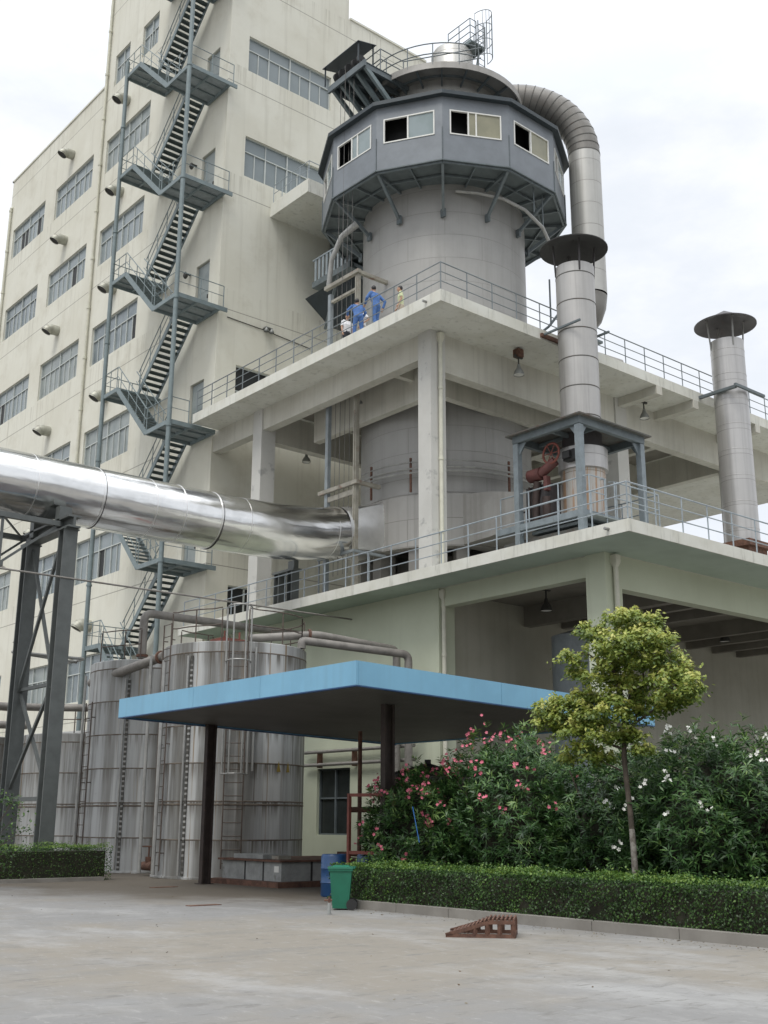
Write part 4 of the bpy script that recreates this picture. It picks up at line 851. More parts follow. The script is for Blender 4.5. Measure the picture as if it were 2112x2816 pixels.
# ================================================================== storage tanks
def tank(cx, cy, r, h, label, a_face, ladders=(), gauges=(), rail=True, arcs=((-150,60),), cage=None, sheet='tank'):
    e = empty('storage_tank', (cx, cy, 0), label, 'tank', 'row of streaked metal storage tanks')
    t0 = math.atan2(-cy, -cx)      # towards the photographer
    P = lambda rr, a, z: (cx+rr*math.cos(t0+R_(a)), cy+rr*math.sin(t0+R_(a)), z)
    MB().lathe(cx,cy,[(r+.05,0),(r+.05,.06),(r,.07),(r,h),(r-.03,h+.02),(.02,h+.28)],72).build('shell', M[sheet], e, True)
    rb = MB()
    z = 1.075
    while z < h+.02:
        rb.lathe(cx,cy,[(r,z-.02),(r+.007,z-.012),(r+.007,z+.012),(r,z+.02)],72); z += 1.075
    rb.lathe(cx,cy,[(r,2.03),(r+.012,2.04),(r+.012,2.075),(r,2.085)],72)
    rb.build('hoop', M['hoop'], e, True)
    for a, z0, z1, w in ladders:
        l = MB()
        for s_ in (-1, 1): l.tube([P(r+.14, a+math.degrees(s_*w/2/r), z) for z in (z0, z1)], .02, 6)
        z = z0+.15
        while z < z1: l.tube([P(r+.14, a-math.degrees(w/2/r), z), P(r+.14, a+math.degrees(w/2/r), z)], .013, 5); z += .37
        for z in (z0+.5, (z0+z1)/2, z1-.5): l.bar(P(r,a-math.degrees(w/2/r),z),P(r+.14,a-math.degrees(w/2/r),z),.03); l.bar(P(r,a+math.degrees(w/2/r),z),P(r+.14,a+math.degrees(w/2/r),z),.03)
        l.build('ladder', M['ladder'], e, True)
    for a, z1 in gauges:
        g_ = MB(); g_.tube([P(r+.09,a-.9,.1),P(r+.09,a-.9,z1)], .035, 8); go = g_.build('level_gauge', M['galv'], e, True)
        gb = MB(); gb.bar(P(r+.03,a+1.6,.1),P(r+.03,a+1.6,z1),.08,.03,(math.cos(t0+R_(a)),math.sin(t0+R_(a)),0)); gb.build('gauge_board', M['gauge'], go)
    if cage:
        a, z0, z1 = cage; w = .3
        c = MB()
        hp = lambda z: [tuple(np.array(P(r+.14,a,z))+np.array([math.cos(t0+R_(a)),math.sin(t0+R_(a)),0])*.62*math.sin(R_(t))+np.array([-math.sin(t0+R_(a)),math.cos(t0+R_(a)),0])*.36*math.cos(R_(t))) for t in range(0,181,20)]
        zz = [z0, (z0*2+z1)/3, (z0+2*z1)/3, z1]
        for z in zz: c.tube(hp(z), .022, 6)
        for i in (0, 3, 6, 9): c.tube([hp(z)[i] for z in (z0, z1)], .026, 6)
        c.build('ladder_cage', M['galv'], e, True)
    if rail:
        for b0, b1 in arcs:
            rl = MB()
            aa = np.arange(b0, b1+.1, 7.5)
            for hh in (1.0, .5): rl.tube([P(r-.06, a, h+hh+(.04 if (a in (aa[0],aa[-1])) else 0)) for a in aa], .02, 6)
            for a in aa[::4]: rl.tube([P(r-.06,a,h),P(r-.06,a,h+1.0)], .02, 6)
            rl.tube([P(r-.06,aa[-1],h),P(r-.06,aa[-1],h+1.0)], .02, 6)
            rl.build('railing', M['ladder'], e, True)
    return e, P
T2, T2P = tank(19.32,30.31,2.23,6.75,'tall streaked metal tank just behind the blue canopy',0,ladders=((2,.3,6.9,.52),(-62,.2,7.4,.5)),gauges=((-36,6.35),),arcs=((-64,-8),(10,70),(95,150)),cage=(2,2.9,7.75),sheet='tankdirty')
T1, T1P = tank(19.3,35.3,2.23,6.72,'streaked metal tank left of the one at the canopy, with a level gauge',0,ladders=((-66,.2,5.4,.5),),gauges=((-24,6.1),),arcs=((-60,-10),(20,60),))
T4, T4P = tank(19.2,40.4,2.2,4.6,'short streaked tank standing behind the right trestle leg',0,ladders=(),arcs=((-40,40),(80,140)))
T3, T3P = tank(15.9,43.9,2.3,4.55,'short streaked tank at the left edge behind the left trestle leg',0,ladders=(),arcs=((-60,60),))
for T, P, (a, z0, z1) in ((T2,T2P,(-68,0,6.4)),):
    MB().tube([P(2.5,-58,.1),P(2.5,-58,6.2)], .06, 8).build('drain_tube', M['galv'], T, True)
    MB().tube([P(2.42,-63,1.6),P(2.42,-63,6.3)], .035, 6).build('drain_tube', M['galv'], T, True)
    MB().tube([P(2.32,15,3.0),P(2.32,15,6.6)], .035, 6).build('drain_tube', M['galv'], T, True)
    MB().box(18.6,19.5,30.0,30.7,7.0,7.12).tube([(18.75,30.1,7.12),(18.75,30.1,7.35)],.03,6).tube([(19.3,30.1,7.12),(19.3,30.1,7.35)],.03,6).build('manhole_hatch', M['rustred'], T)
    MB().poly([P(2.245,36,3.0),P(2.245,40,3.0),P(2.245,38,3.32)]).poly([P(2.245,46,3.0),P(2.245,50,3.0),P(2.245,48,3.32)]).build('warning_triangle', M['yellow'], T)
MB().tube([T1P(2.45,-72,.1),T1P(2.45,-72,6.3)], .045, 8).build('drain_tube', M['galv'], T1, True)
MB().tube([T1P(2.3,30,.1),T1P(2.3,30,6.4)], .05, 8).build('drain_tube', M['galv'], T1, True)
# foot valve between the tanks
vv = empty('foot_valve', (17.6,32.3,0), 'rusty handwheel valve on the ground between the two tall tanks', 'valve')
q = onz(407,2390,.0); q = np.array([17.55,31.95,0])
MB().tube([q+[0,.3,.28],q+[0,-.3,.28]], .13, 12).tube([q+[0,0,.28],q+[0,0,.55]], .1, 10).tube([q+[0,0,.5],q+[0,0,.85]], .025, 6).build('body', M['rust'], vv, True)
MB().tube([tuple(q+[.2*math.cos(R_(t)),.2*math.sin(R_(t)),.85]) for t in range(0,360,24)], .022, 6, closed=True).tube([q+[-.2,0,.85],q+[.2,0,.85]],.015,5).build('handwheel', M['rust'], vv, True)
def pipe(pts, r, mat, label, n=12, flanges=(), rad=.3):
    P = [np.array(p, float) for p in pts]; out = [P[0]]
    for i in range(1, len(P)-1):
        a, b = P[i-1]-P[i], P[i+1]-P[i]; la, lb = np.linalg.norm(a), np.linalg.norm(b); rr = min(rad, la*.45, lb*.45)
        for t in (0,.25,.5,.75,1): out.append((P[i]+a/la*rr)*(1-t)**2+P[i]*2*t*(1-t)+(P[i]+b/lb*rr)*t*t)
    out.append(P[-1]); m = MB(); m.tube(out, r, n)
    o = empty('pipe', tuple(P[0]), label, 'pipe', 'pipes around the tank tops'); m.build('tube', M[mat], o, True)
    if flanges:
        f = MB()
        for p, d in flanges: p = np.array(p, float); d = np.array(d, float); f.tube([p-d*.04, p+d*.04], r+.06, 14)
        f.build('flange', M['rust'], o, True)
    return o
pa = onz(296,1838,6.75)
pipe([(18.0,34.0,6.8),(18.0,34.0,8.35),(24.7,34.0,8.3)], .14, 'pipe', 'lagged grey pipe rising from the left tall tank and turning over towards the hall', 16, [((18.0,34.0,6.9),(0,0,1))])
pipe([(17.35,36.3,6.15),(17.35,31.3,6.55)], .15, 'pipe', 'fat grey pipe slung across between the two tall tank tops', 16, [((17.35,31.5,6.53),(0,1,0))])
pipe([(19.3,29.6,7.1),(21.2,28.6,7.3),(24.55,28.6,7.15),(24.55,28.6,1.2)], .13, 'pipe', 'grey lagged pipe arching off the hatch tank, then dropping beside the hall window', 16, [((21.0,28.7,7.28),(.9,-.4,0))], .25)
pipe([(20.6,28.55,6.8),(20.6,28.55,7.05),(24.2,27.6,6.85),(24.2,27.6,1.3)], .13, 'pipe', 'lower grey lagged pipe from the canopy tank dropping nearest the blue canopy corner', 16, (), .22)
pipe([(17.9,37.2,5.4),(16.6,38.2,5.4),(12.0,38.2,5.25)], .13, 'pipe', 'grey pipe passing behind the trestle legs into the left tall tank', 14, (), .3)
pipe([(17.0,40.6,4.95),(11.0,41.6,4.85)], .14, 'pipe', 'grey pipe with an elbow above the short tanks behind the trestle', 14, [((15.5,40.85,4.92),(1,0,0))])
pipe([(17.2,31.85,.1),(17.2,31.85,6.6)], .055, 'galv', 'thin upright pipe in the gap between the two tall tanks', 8)
pipe([(16.9,37.8,.1),(16.9,37.8,6.9),(16.9,36.0,6.9),(14.3,36.0,6.9),(16.9,36.6,6.85)], .05, 'galv', 'thin bent pipe frame standing beside the right trestle leg', 8, (), .15)
pipe([(20.2,30.6,6.9),(19.9,33.2,6.95),(19.4,34.0,6.9)], .07, 'rust', 'thin rusty pipe joining the two tall tank tops', 8, [((19.95,32.6,6.94),(0,1,0))])

# ================================================================== blue canopy
cn = empty('canopy', (16.5, 22.3, 0), 'blue-edged flat canopy on brown steel posts in front of the tanks', 'canopy')
CX0, CX1, CY0, CY1 = 13.83, 23.25, 17.32, 27.21
zc = lambda x: 4.18-.0288*(x-13.83)
def sheet(x0,x1,y0,y1,z0,z1):
    return [(x0,y0,zc(x0)+z0),(x1,y0,zc(x1)+z0),(x1,y1,zc(x1)+z0),(x0,y1,zc(x0)+z0),(x0,y0,zc(x0)+z1),(x1,y0,zc(x1)+z1),(x1,y1,zc(x1)+z1),(x0,y1,zc(x0)+z1)]
BF = [(0,3,2,1),(4,5,6,7),(0,1,5,4),(1,2,6,5),(2,3,7,6),(3,0,4,7)]
MB().add(sheet(CX0+.1,CX1-.1,CY0+.1,CY1-.1,.03,.07), BF).build('soffit', M['soffit'], cn)
MB().add(sheet(CX0+.1,CX1-.1,CY0+.1,CY1-.1,.4,.44), BF).build('roof_sheet', M['capgrey'], cn)
fs = MB(); hF = .475
ys = [CY0,CY0+3.35,CY0+6.15,CY1]; xs = [CX0,CX0+4.05,CX0+7.4,CX1]
for a, b in zip(ys, ys[1:]): fs.add(sheet(CX0,CX0+.06,a+.004,b-.004,0,hF), BF); fs.add(sheet(CX1-.06,CX1,a+.004,b-.004,0,hF), BF)
for a, b in zip(xs, xs[1:]): fs.add(sheet(a+(.064 if a == CX0 else .004),b-(.064 if b == CX1 else .004),CY0,CY0+.06,0,hF), BF); fs.add(sheet(a+(.064 if a == CX0 else .004),b-(.064 if b == CX1 else .004),CY1-.06,CY1,0,hF), BF)
fs.build('fascia', M['blue'], cn)
ed = MB(); ed.add(sheet(CX0+.002,CX1-.002,CY0+.002,CY0+.12,-.022,-.002), BF); ed.add(sheet(CX0+.002,CX0+.12,CY0+.122,CY1-.002,-.022,-.002), BF); ed.add(sheet(CX0+.122,CX1-.002,CY1-.12,CY1-.002,-.022,-.002), BF); ed.build('drip_edge', M['drum'], cn)
for y in (19.55, 27.0):
    p = MB(); p.box(16.36,16.64,y-.05,y+.05,0,zc(16.5)+.03); p.box(16.36,16.42,y-.11,y-.05,0,zc(16.5)+.03); p.box(16.58,16.64,y-.11,y-.05,0,zc(16.5)+.03); p.box(16.3,16.7,y-.16,y+.14,0,.02); p.build('post', M['postdark'] , cn)
    MB().box(16.5,CX1-.2,y-.06,y+.06,zc(CX1)-.02,zc(CX1)+.02).build('purlin', M['rust'], cn) if False else None

# ================================================================== things under and around the canopy
tg = empty('washing_trough', (18.3, 25.6, 0), 'low concrete block trough with an iron rim under the canopy', 'trough')
MB().box(16.95,20.6,24.25,27.5,.0,.13).build('brick_base', M['rust'], tg)
b = MB(); b.box(17.25,20.3,24.55,24.8,.13,.6); b.box(17.25,17.5,24.8,27.3,.13,.6); b.box(20.05,20.3,24.8,27.3,.13,.6); b.box(17.5,20.05,27.05,27.3,.13,.6); b.build('block_wall', M['plaster'], tg)
j = MB()
for y in (25.35,26.2): j.box(17.243,17.26,y-.03,y+.03,.13,.6)
for x in (18.2,19.3): j.box(x-.03,x+.03,24.543,24.56,.13,.6)
j.build('joint', M['black'], tg)
MB().box(17.15,20.4,24.45,27.4,.602,.65).build('rim', M['rust'], tg)
MB().box(17.238,17.245,24.65,24.85,.35,.5).build('notice_plate', M['white'], tg)
pk = empty('slab_stack', (18,26,.65), 'pale flat slab and two blocks lying on the trough rim', 'slab'); MB().box(17.4,18.2,25.6,27.0,.652,.76).build('slab', M['plaster'], pk); MB().box(17.5,17.9,25.05,25.35,.652,.74).build('block', M['hoist'], pk)
def drum_(x, y, label):
    e = empty('plastic_drum', (x,y,0), label, 'drum', 'blue plastic drums behind the green bin')
    MB().lathe(x,y,[(.0,0),(.27,0),(.295,.03),(.295,.28),(.31,.3),(.295,.32),(.295,.58),(.31,.6),(.295,.62),(.295,.85),(.28,.88),(.27,.9),(.25,.87),(.0,.86)],28).build('barrel', M['drum'], e, True)
    MB().tube([(x+.12,y+.08,.86),(x+.12,y+.08,.895)], .04, 10).build('bung', M['black'], e); return e
drum_(16.12,20.9,'blue plastic drum standing left of the green bin'); drum_(16.9,20.6,'blue plastic drum behind the rusty frame and green bin'); drum_(17.4,20.1,'blue plastic drum farthest right, half hidden by the hedge')
rf_ = empty('rusty_frame', (16.2,20,0), 'rust-red rectangular pipe frame standing beside the oleander', 'frame')
fa, fb = np.array([16.05,20.3,0]), np.array([16.5,19.3,0])
MB().bar(fa,fa+[0,0,2.2],.07).bar(fb,fb+[0,0,2.2],.07).build('upright', M['rustred'], rf_)
for z in (2.17,.95): MB().bar(fa+[0,0,z],fb+[0,0,z],.07).build('rail', M['rustred'], rf_)
hv = empty('valve_manifold', (19.5,22.5,0), 'dark upright pipework with valves behind the rusty frame', 'pipework')
m_ = MB(); 
for x, y, z1 in ((19.0,23.6,3.9),(19.6,23.1,3.9),(19.9,22.8,2.8)): m_.tube([(x,y,0),(x,y,z1)], .055, 8)
m_.tube([(18.6,24.0,.8),(20.2,22.3,.8)], .06, 8); m_.tube([(18.8,23.8,1.9),(20.2,22.4,1.9)], .07, 8); m_.build('tubes', M['rust'], hv, True)
MB().tube([(19.3,23.35,.62),(19.3,23.35,1.0)], .12, 10).tube([tuple(np.array([19.3,23.35,1.25])+.14*np.array([math.cos(R_(t)),math.sin(R_(t)),0])) for t in range(0,360,30)], .02, 6, closed=True).build('valve', M['rust'], hv, True)
dtk = empty('small_dark_tank', (18.6,20.7,0), 'dark cone-topped tank half hidden in the canopy shade behind the oleander', 'tank')
MB().lathe(19.4,21.4,[(1.0,0),(1.0,2.7)],40).build('shell', M['rustsheet'], dtk, True); MB().lathe(19.4,21.4,[(1.08,2.68),(1.08,2.73),(.08,3.0),(.08,3.1),(.0,3.1)],40).build('cone_lid', M['capdark'], dtk, True)
wp = empty('wall_pipe_rack', (24.8,30,2.5), 'two horizontal pipes bracketed along the hall wall above the window', 'pipes')
for z in (3.55,4.0): MB().tube([(24.8,28.0,z),(24.8,34.0,z)], .06, 8).build('tube', M['pipe'], wp, True)
for y in (29.2,31.2,33.2): MB().box(24.76,25.0,y-.012,y+.012,3.45,4.05).build('bracket', M['rust'], wp)

bn = empty('wheelie_bin', (13.9,17.75,0), 'green wheelie bin at the end of the clipped hedge', 'bin')
bx, by = np.array([.66,.75]), np.array([.75,-.66])    # bin axes: across, away from the yard
def BP(a, b, z, c=(13.9,17.8)): q = np.array(c)+(bx*a+by*b)*.88; return (q[0], q[1], z)
def frust(mb, a0, a1, b0, b1, z0, A0, A1, B0, B1, z1): return mb.add([BP(a0,b0,z0),BP(a1,b0,z0),BP(a1,b1,z0),BP(a0,b1,z0),BP(A0,B0,z1),BP(A1,B0,z1),BP(A1,B1,z1),BP(A0,B1,z1)], BF)
m_ = MB(); frust(m_,-.2,.2,-.17,.17,.03,-.25,.25,-.24,.24,.74); frust(m_,-.27,.27,-.26,.26,.70,-.275,.275,-.265,.265,.74); m_.build('body', M['bin'], bn)
m_ = MB(); frust(m_,-.285,.285,-.28,.27,.742,-.28,.28,-.27,.26,.775); frust(m_,-.25,.25,-.2,.2,.775,-.2,.2,-.16,.16,.80); m_.tube([BP(-.22,.29,.76),BP(.22,.29,.76)], .02, 8); m_.build('lid', M['bin'], bn)
for a in (.2,-.2):
    w = MB(); w.tube([BP(a-.035,.24,.1),BP(a+.035,.24,.1)], .1, 18); w.build('wheel', M['black'], bn, True)
tp_ = empty('standpipe_tap', (13.55,18.1,0), 'short concrete standpipe with a brass tap beside the green bin', 'tap')
q = onz(905,2515,0); MB().tube([q,q+[0,0,.2]], .035, 8).build('stand', M['plaster'], tp_, True); MB().tube([q+[0,0,.2],q+[0,0,.3]], .02, 8).tube([q+[-.07,.06,.24],q+[.04,-.03,.24]], .018, 8).build('tap', M['rust'], tp_, True)

# rusty loading ramp
rp = empty('loading_ramp', (12.4,12.6,0), 'rusty steel wedge ramp lying on the yard before the kerb', 'ramp')
a0 = np.array(onz(1226,2577,0))[:2]; dx = np.array([.66,-.75]); dy = np.array([.75,.66]); Lr, Wr, Hr = 1.0, .78, .235
def RPt(u, v, z): q = a0+dx*u+dy*v; return (q[0], q[1], z)
m_ = MB()
for v in (0, Wr-.05):
    m_.bar(RPt(0,v,.025),RPt(Lr,v,.025),.05); m_.bar(RPt(0,v,.03),RPt(.62,v,Hr-.03),.05); m_.bar(RPt(.62,v,Hr-.025),RPt(Lr,v,Hr-.025),.05)
    for u in (.42,.6,.78,.97): m_.bar(RPt(u,v,.04),RPt(u,v,(Hr-.03)*min(1,u/.62)),.05)
m_.bar(RPt(Lr-.02,0,.03),RPt(Lr-.02,Wr-.05,.03),.05); m_.build('frame', M['rust'], rp)
d_ = MB()
for k in range(17):
    u = .02+k*.06; z = Hr*min(1,u/.62)+.012; d_.bar(RPt(u,-.02,z),RPt(u,Wr-.02,z),.026,.03)
d_.build('deck_grid', M['rust'], rp)
tag(MB().tube([onz(1142,2300,.2)*0+np.array([15.84,17.74,1.2]), (15.82,17.92,1.9)], .010, 6).build('blue_pole', M['blueplas']), 'thin bright blue pole leaning inside the pink oleander', 'pole')
# flat iron covers in the yard
for i, (px, l) in enumerate((((560,2490),'flat rusty iron strip cover lying nearest in the yard'),((450,2440),'flat rusty iron strip cover near the valve'))):
    q = onz(*px, 0); tag(MB().box(q[0]-.35,q[0]+.35,q[1]-.1,q[1]+.1,0.0,.012).build('drain_cover', M['rust']), l, 'drain cover', 'drain covers in the yard')

# ================================================================== plants
def leaves(name, pts, nrm, size, asp, tint, mat, parent=None, droop=0.):
    n = len(pts); pts = np.asarray(pts); nrm = np.asarray(nrm); nrm = nrm/np.maximum(np.linalg.norm(nrm, axis=1, keepdims=True), 1e-6)
    r = RNG.normal(size=(n,3)); t = np.cross(nrm, r); t /= np.maximum(np.linalg.norm(t, axis=1, keepdims=True), 1e-6); b = np.cross(nrm, t)
    s_ = (size*RNG.uniform(.65,1.25,n))[:,None]
    v = np.stack([pts-t*s_*.5, pts+b*s_*asp*.5+t*s_*.05, pts+t*s_*.5, pts-b*s_*asp*.5+t*s_*.05], 1).reshape(-1,3)
    return leafmesh(name, v, n, tint, mat, parent)
def leafmesh(name, v, n, tint, mat, parent):
    me = bpy.data.meshes.new(name); me.vertices.add(4*n); me.vertices.foreach_set('co', np.ascontiguousarray(v, np.float32).ravel())
    me.loops.add(4*n); me.loops.foreach_set('vertex_index', np.arange(4*n, dtype=np.int32)); me.polygons.add(n); me.polygons.foreach_set('loop_start', np.arange(0,4*n,4,dtype=np.int32)); me.polygons.foreach_set('loop_total', np.full(n,4,np.int32)); me.update(calc_edges=True)
    at = me.attributes.new('tint','FLOAT','FACE'); at.data.foreach_set('value', np.clip(np.asarray(tint,np.float32),0,1))
    me.materials.append(mat); o = bpy.data.objects.new(name, me); COL.objects.link(o)
    if parent is not None: o.parent = parent; o.matrix_parent_inverse = Matrix.Translation(parent.location).inverted()
    return o
def hedge(x0,x1,y0,y1,z0,z1,n,label,round_=.12):
    e = empty('clipped_hedge', ((x0+x1)/2,(y0+y1)/2,0), label, 'hedge')
    P, N = [], []
    Lx, Ly, Lz = x1-x0, y1-y0, z1-z0
    areas = np.array([Lx*Ly*1.3, Ly*Lz*1.1, Ly*Lz*.6, Lx*Lz, Lx*Lz]); areas /= areas.sum()
    for _ in range(n):
        f = RNG.choice(5, p=areas); u, v = RNG.random(2); dpt = abs(RNG.normal(0,.07))
        if f == 0: p = [x0+u*Lx, y0+v*Ly, z1-dpt]; nn = [0,0,1]
        elif f == 1: p = [x0+dpt, y0+u*Ly, z0+v*Lz]; nn = [-1,0,0]
        elif f == 2: p = [x1-dpt, y0+u*Ly, z0+v*Lz]; nn = [1,0,0]
        elif f == 3: p = [x0+u*Lx, y0+dpt, z0+v*Lz]; nn = [0,-1,0]
        else: p = [x0+u*Lx, y1-dpt, z0+v*Lz]; nn = [0,1,0]
        P.append(p); N.append(nn)
    P = np.array(P); N = np.array(N, float)
    # lumpy growth and softened top edges
    w = .045*np.sin(P[:,1]*2.3+P[:,0]*1.7)+.035*np.sin(P[:,1]*6.1+P[:,2]*5)+.025*np.sin(P[:,2]*9+P[:,0]*4)
    P += N*w[:,None]
    edge = np.clip((P[:,2]-(z1-.1))/.1, 0, 1); P[:,0] += edge*np.where(P[:,0]<(x0+x1)/2, .05, -.05)*(np.abs(P[:,0]-(x0+x1)/2)>(Lx/2-.15))
    gap = (np.sin(P[:,1]*3.7+1)+np.sin(P[:,1]*8.3+P[:,2]*6)+np.sin(P[:,2]*11+P[:,0]*9)) > 2.35
    P = P[~gap]; N = N[~gap]
    spr = RNG.random(len(P)) < .08; P[spr] += N[spr]*RNG.uniform(.02,.11,spr.sum())[:,None]
    N2 = N+RNG.normal(0,.75,N.shape)
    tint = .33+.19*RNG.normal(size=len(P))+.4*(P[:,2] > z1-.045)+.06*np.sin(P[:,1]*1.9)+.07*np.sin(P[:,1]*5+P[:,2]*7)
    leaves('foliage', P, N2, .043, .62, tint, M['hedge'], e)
    c = MB(); c.box(x0+.14,x1-.14,y0+.14,y1-.14,z0,z1-.14); c.build('twig_core', M['barkdark'], e)  # solid dark core added as shade between the leaves
    return e
M['barkdark'] = weathered('hedge_inner_twigs', (.018,.02,.01), (.03,.028,.016), 7, rough=.95, bmp=.5)  # near-black colour standing in for shade deep in the foliage
hedge(14.42,15.4,4.5,18.95,.13,.80,68000,'long clipped green hedge along the kerb on the right')
hedge(8.5,15.5,30.3,31.6,.0,.92,20000,'short clipped green hedge at the foot of the steel trestle on the left')
mm = MB(); mm.box(8.6,15.2,30.12,30.27,0,.1); tag(mm.build('hedge_kerb', M['kerb']), kind='structure')

def oleander(cx, cy, rx, ry, h, n, label, fmat, nf, seed, fy=0):
    rg = np.random.default_rng(seed); e = empty('oleander_bush', (cx,cy,0), label, 'bush', 'flowering oleander bushes behind the hedge')
    # whorled shoot tips spread over the bush, each with long narrow leaves
    V = []; T = []; tips = []
    ns = n//9
    lob = rg.uniform(0,6.28,5)
    while len(tips) < ns:
        d = rg.normal(size=3); d /= np.linalg.norm(d)
        a = math.atan2(d[1], d[0]); lump = 1+.1*math.sin(3*a+lob[0])+.09*math.sin(5*a+lob[1]+d[2]*4)+.07*math.sin(9*a+lob[2]+d[2]*7)
        rr = rg.uniform(.55,1.03)**.6*lump if rg.random() < .85 else rg.uniform(.2,.7)
        p = np.array([cx+d[0]*rx*rr, cy+d[1]*ry*rr, h*.48+d[2]*h*.53*rr])
        if p[2] < .12: p[2] = rg.uniform(.12,.9)
        tips.append((p, d, rr))
    for p, d, rr_ in tips:
        up = np.array([d[0]*.75, d[1]*.75, .75+.3*d[2]]); up += rg.normal(0,.28,3); up /= np.linalg.norm(up)
        a_ = np.cross(up, rg.normal(size=3)); a_ /= np.linalg.norm(a_); b_ = np.cross(up, a_)
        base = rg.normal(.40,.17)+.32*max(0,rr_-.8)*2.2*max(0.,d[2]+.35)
        for k in range(11):
            th = k*2.4+rg.uniform(-.3,.3); el = rg.uniform(.05,1.1); r0 = a_*math.cos(th)+b_*math.sin(th)
            ld_ = r0*math.cos(el)+up*math.sin(el); ld_[2] -= .12; ld_ /= np.linalg.norm(ld_); sd_ = np.cross(ld_, up); sd_ /= max(np.linalg.norm(sd_),1e-6)
            L = rg.uniform(.10,.19); w = rg.uniform(.011,.019); o = p-up*rg.uniform(0,.14)
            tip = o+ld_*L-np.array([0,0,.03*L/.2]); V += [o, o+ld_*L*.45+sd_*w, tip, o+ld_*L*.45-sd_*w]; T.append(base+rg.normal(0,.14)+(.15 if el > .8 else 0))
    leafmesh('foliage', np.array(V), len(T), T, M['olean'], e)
    st = MB()
    for k in range(10):
        a = rg.uniform(0,6.28); b = rg.uniform(0,.35); p0 = np.array([cx+.25*math.cos(a),cy+.25*math.sin(a),0]); p2 = np.array([cx+rx*.7*math.cos(a),cy+ry*.7*math.sin(a),h*rg.uniform(.55,.85)]); st.tube([p0,(p0+p2)/2+[0,0,.2],p2],[.03,.022,.012],6)
    st.build('stems', M['bark'], e, True)
    core = MB(); core.lathe(cx,cy,[(.0,.1)]+[(.62*min(rx,ry)*math.sin(R_(t)), h*.45-h*.4*math.cos(R_(t))) for t in range(20,180,20)]+[(.0,h*.85)],14); core.build('inner_twigs', M['barkdark'], e, True)  # solid dark core painted as the bush's inner shade
    fm_ = MB(); outs = [t for t in tips if np.linalg.norm((t[0]-np.array([cx,cy,h*.48]))/np.array([rx,ry,h*.53])) > .92 and (t[0][2] > h*.55 or rg.random() < .25) and (t[1][0] < .35)]
    idx = rg.permutation(len(outs))[:nf]
    for i in idx:
        p, d, _q = outs[i]; p = p+np.array([d[0],d[1],.3])*.06
        for k in range(rg.integers(2,6)):
            c = p+rg.normal(0,.05,3); nn = np.array([-.6,-.6,.5])+rg.normal(0,.5,3); nn /= np.linalg.norm(nn); a_ = np.cross(nn,[0,0,1.]); a_ /= np.linalg.norm(a_); b_ = np.cross(nn,a_)
            for q in range(5):
                t = q*1.2566+rg.uniform(-.2,.2); r = a_*math.cos(t)+b_*math.sin(t); s_ = a_*math.cos(t+.6)+b_*math.sin(t+.6); s2 = a_*math.cos(t-.6)+b_*math.sin(t-.6)
                fm_.add([c, c+s_*.026+nn*.006, c+r*.04+nn*.012, c+s2*.026+nn*.006], [(0,1,2,3)])
    fm_.build('blossom', M[fmat], e)
    return e
oleander(17.1,18.9,1.35,1.75,2.75,22000,'pink-flowered oleander beside the rusty frame, leftmost of the row','flowerpink',56,1)
oleander(17.3,16.5,1.5,1.75,3.35,27000,'tall pink-flowered oleander left of the slim tree','flowerpink',50,2)
oleander(17.6,13.9,1.4,1.7,3.0,22000,'oleander with few flowers just behind the slim tree trunk','flowerpink',5,3)
oleander(17.2,11.6,1.5,1.8,3.15,28000,'white-flowered oleander right of the slim tree trunk','flowerwhite',34,4)
oleander(17.6,9.2,1.35,1.6,2.95,22000,'white-flowered oleander at the right edge of the photo','flowerwhite',30,5)
# slim street tree
tr_ = empty('young_tree', (15.75,12.2,0), 'slim young tree with yellow-green leaves rising behind the hedge', 'tree')
base = np.array([15.6,11.9,0.])
q1 = np.array([15.6,12.13,1.5]); q2 = np.array([15.6,12.32,2.55]); 
kx = lambda px, py, X=15.6: np.array(onx(px,py,X))
tk = [kx(1746,2420), kx(1742,2330), kx(1733,2230), kx(1722,2140), kx(1716,2080), kx(1717,2040)]
tk[0][2] = 0.05; tk[0][:2] = tk[1][:2]+[0,-.03]
MB().tube([tk[0],tk[1],tk[1]*.5+tk[2]*.5],[.055,.05,.047],10).build('limewashed_trunk', M['barkwhite'], tr_, True); MB().tube([tk[1]*.5+tk[2]*.5]+tk[2:],[.046,.045,.044,.045,.036],10).build('trunk', M['bark'], tr_, True)
def limb(pts, r0, r1, x=(15.6,)): 
    P = [kx(a, b, 15.6+d) for a, b, d in pts]; return MB().tube(P, list(np.linspace(r0,r1,len(P))), 7).build('limb', M['bark'], tr_, True)
limb([(1717,2045,0),(1715,1980,0),(1690,1850,-.1),(1660,1760,-.2)],.04,.012); limb([(1717,2045,0),(1745,1990,.1),(1770,1870,.2),(1760,1720,.2)],.035,.012); limb([(1745,1990,.1),(1800,1950,.1),(1860,1880,.0)],.025,.01)
limb([(1714,2060,0),(1660,2040,-.2),(1580,1990,-.3),(1500,1950,-.3)],.025,.01); limb([(1708,2120,0),(1690,2110,-.1),(1620,2080,-.25)],.02,.008); limb([(1690,1850,-.1),(1620,1800,-.3),(1570,1790,-.3)],.015,.008); limb([(1720,1960,.1),(1740,1880,.4),(1720,1790,.5)],.02,.008)
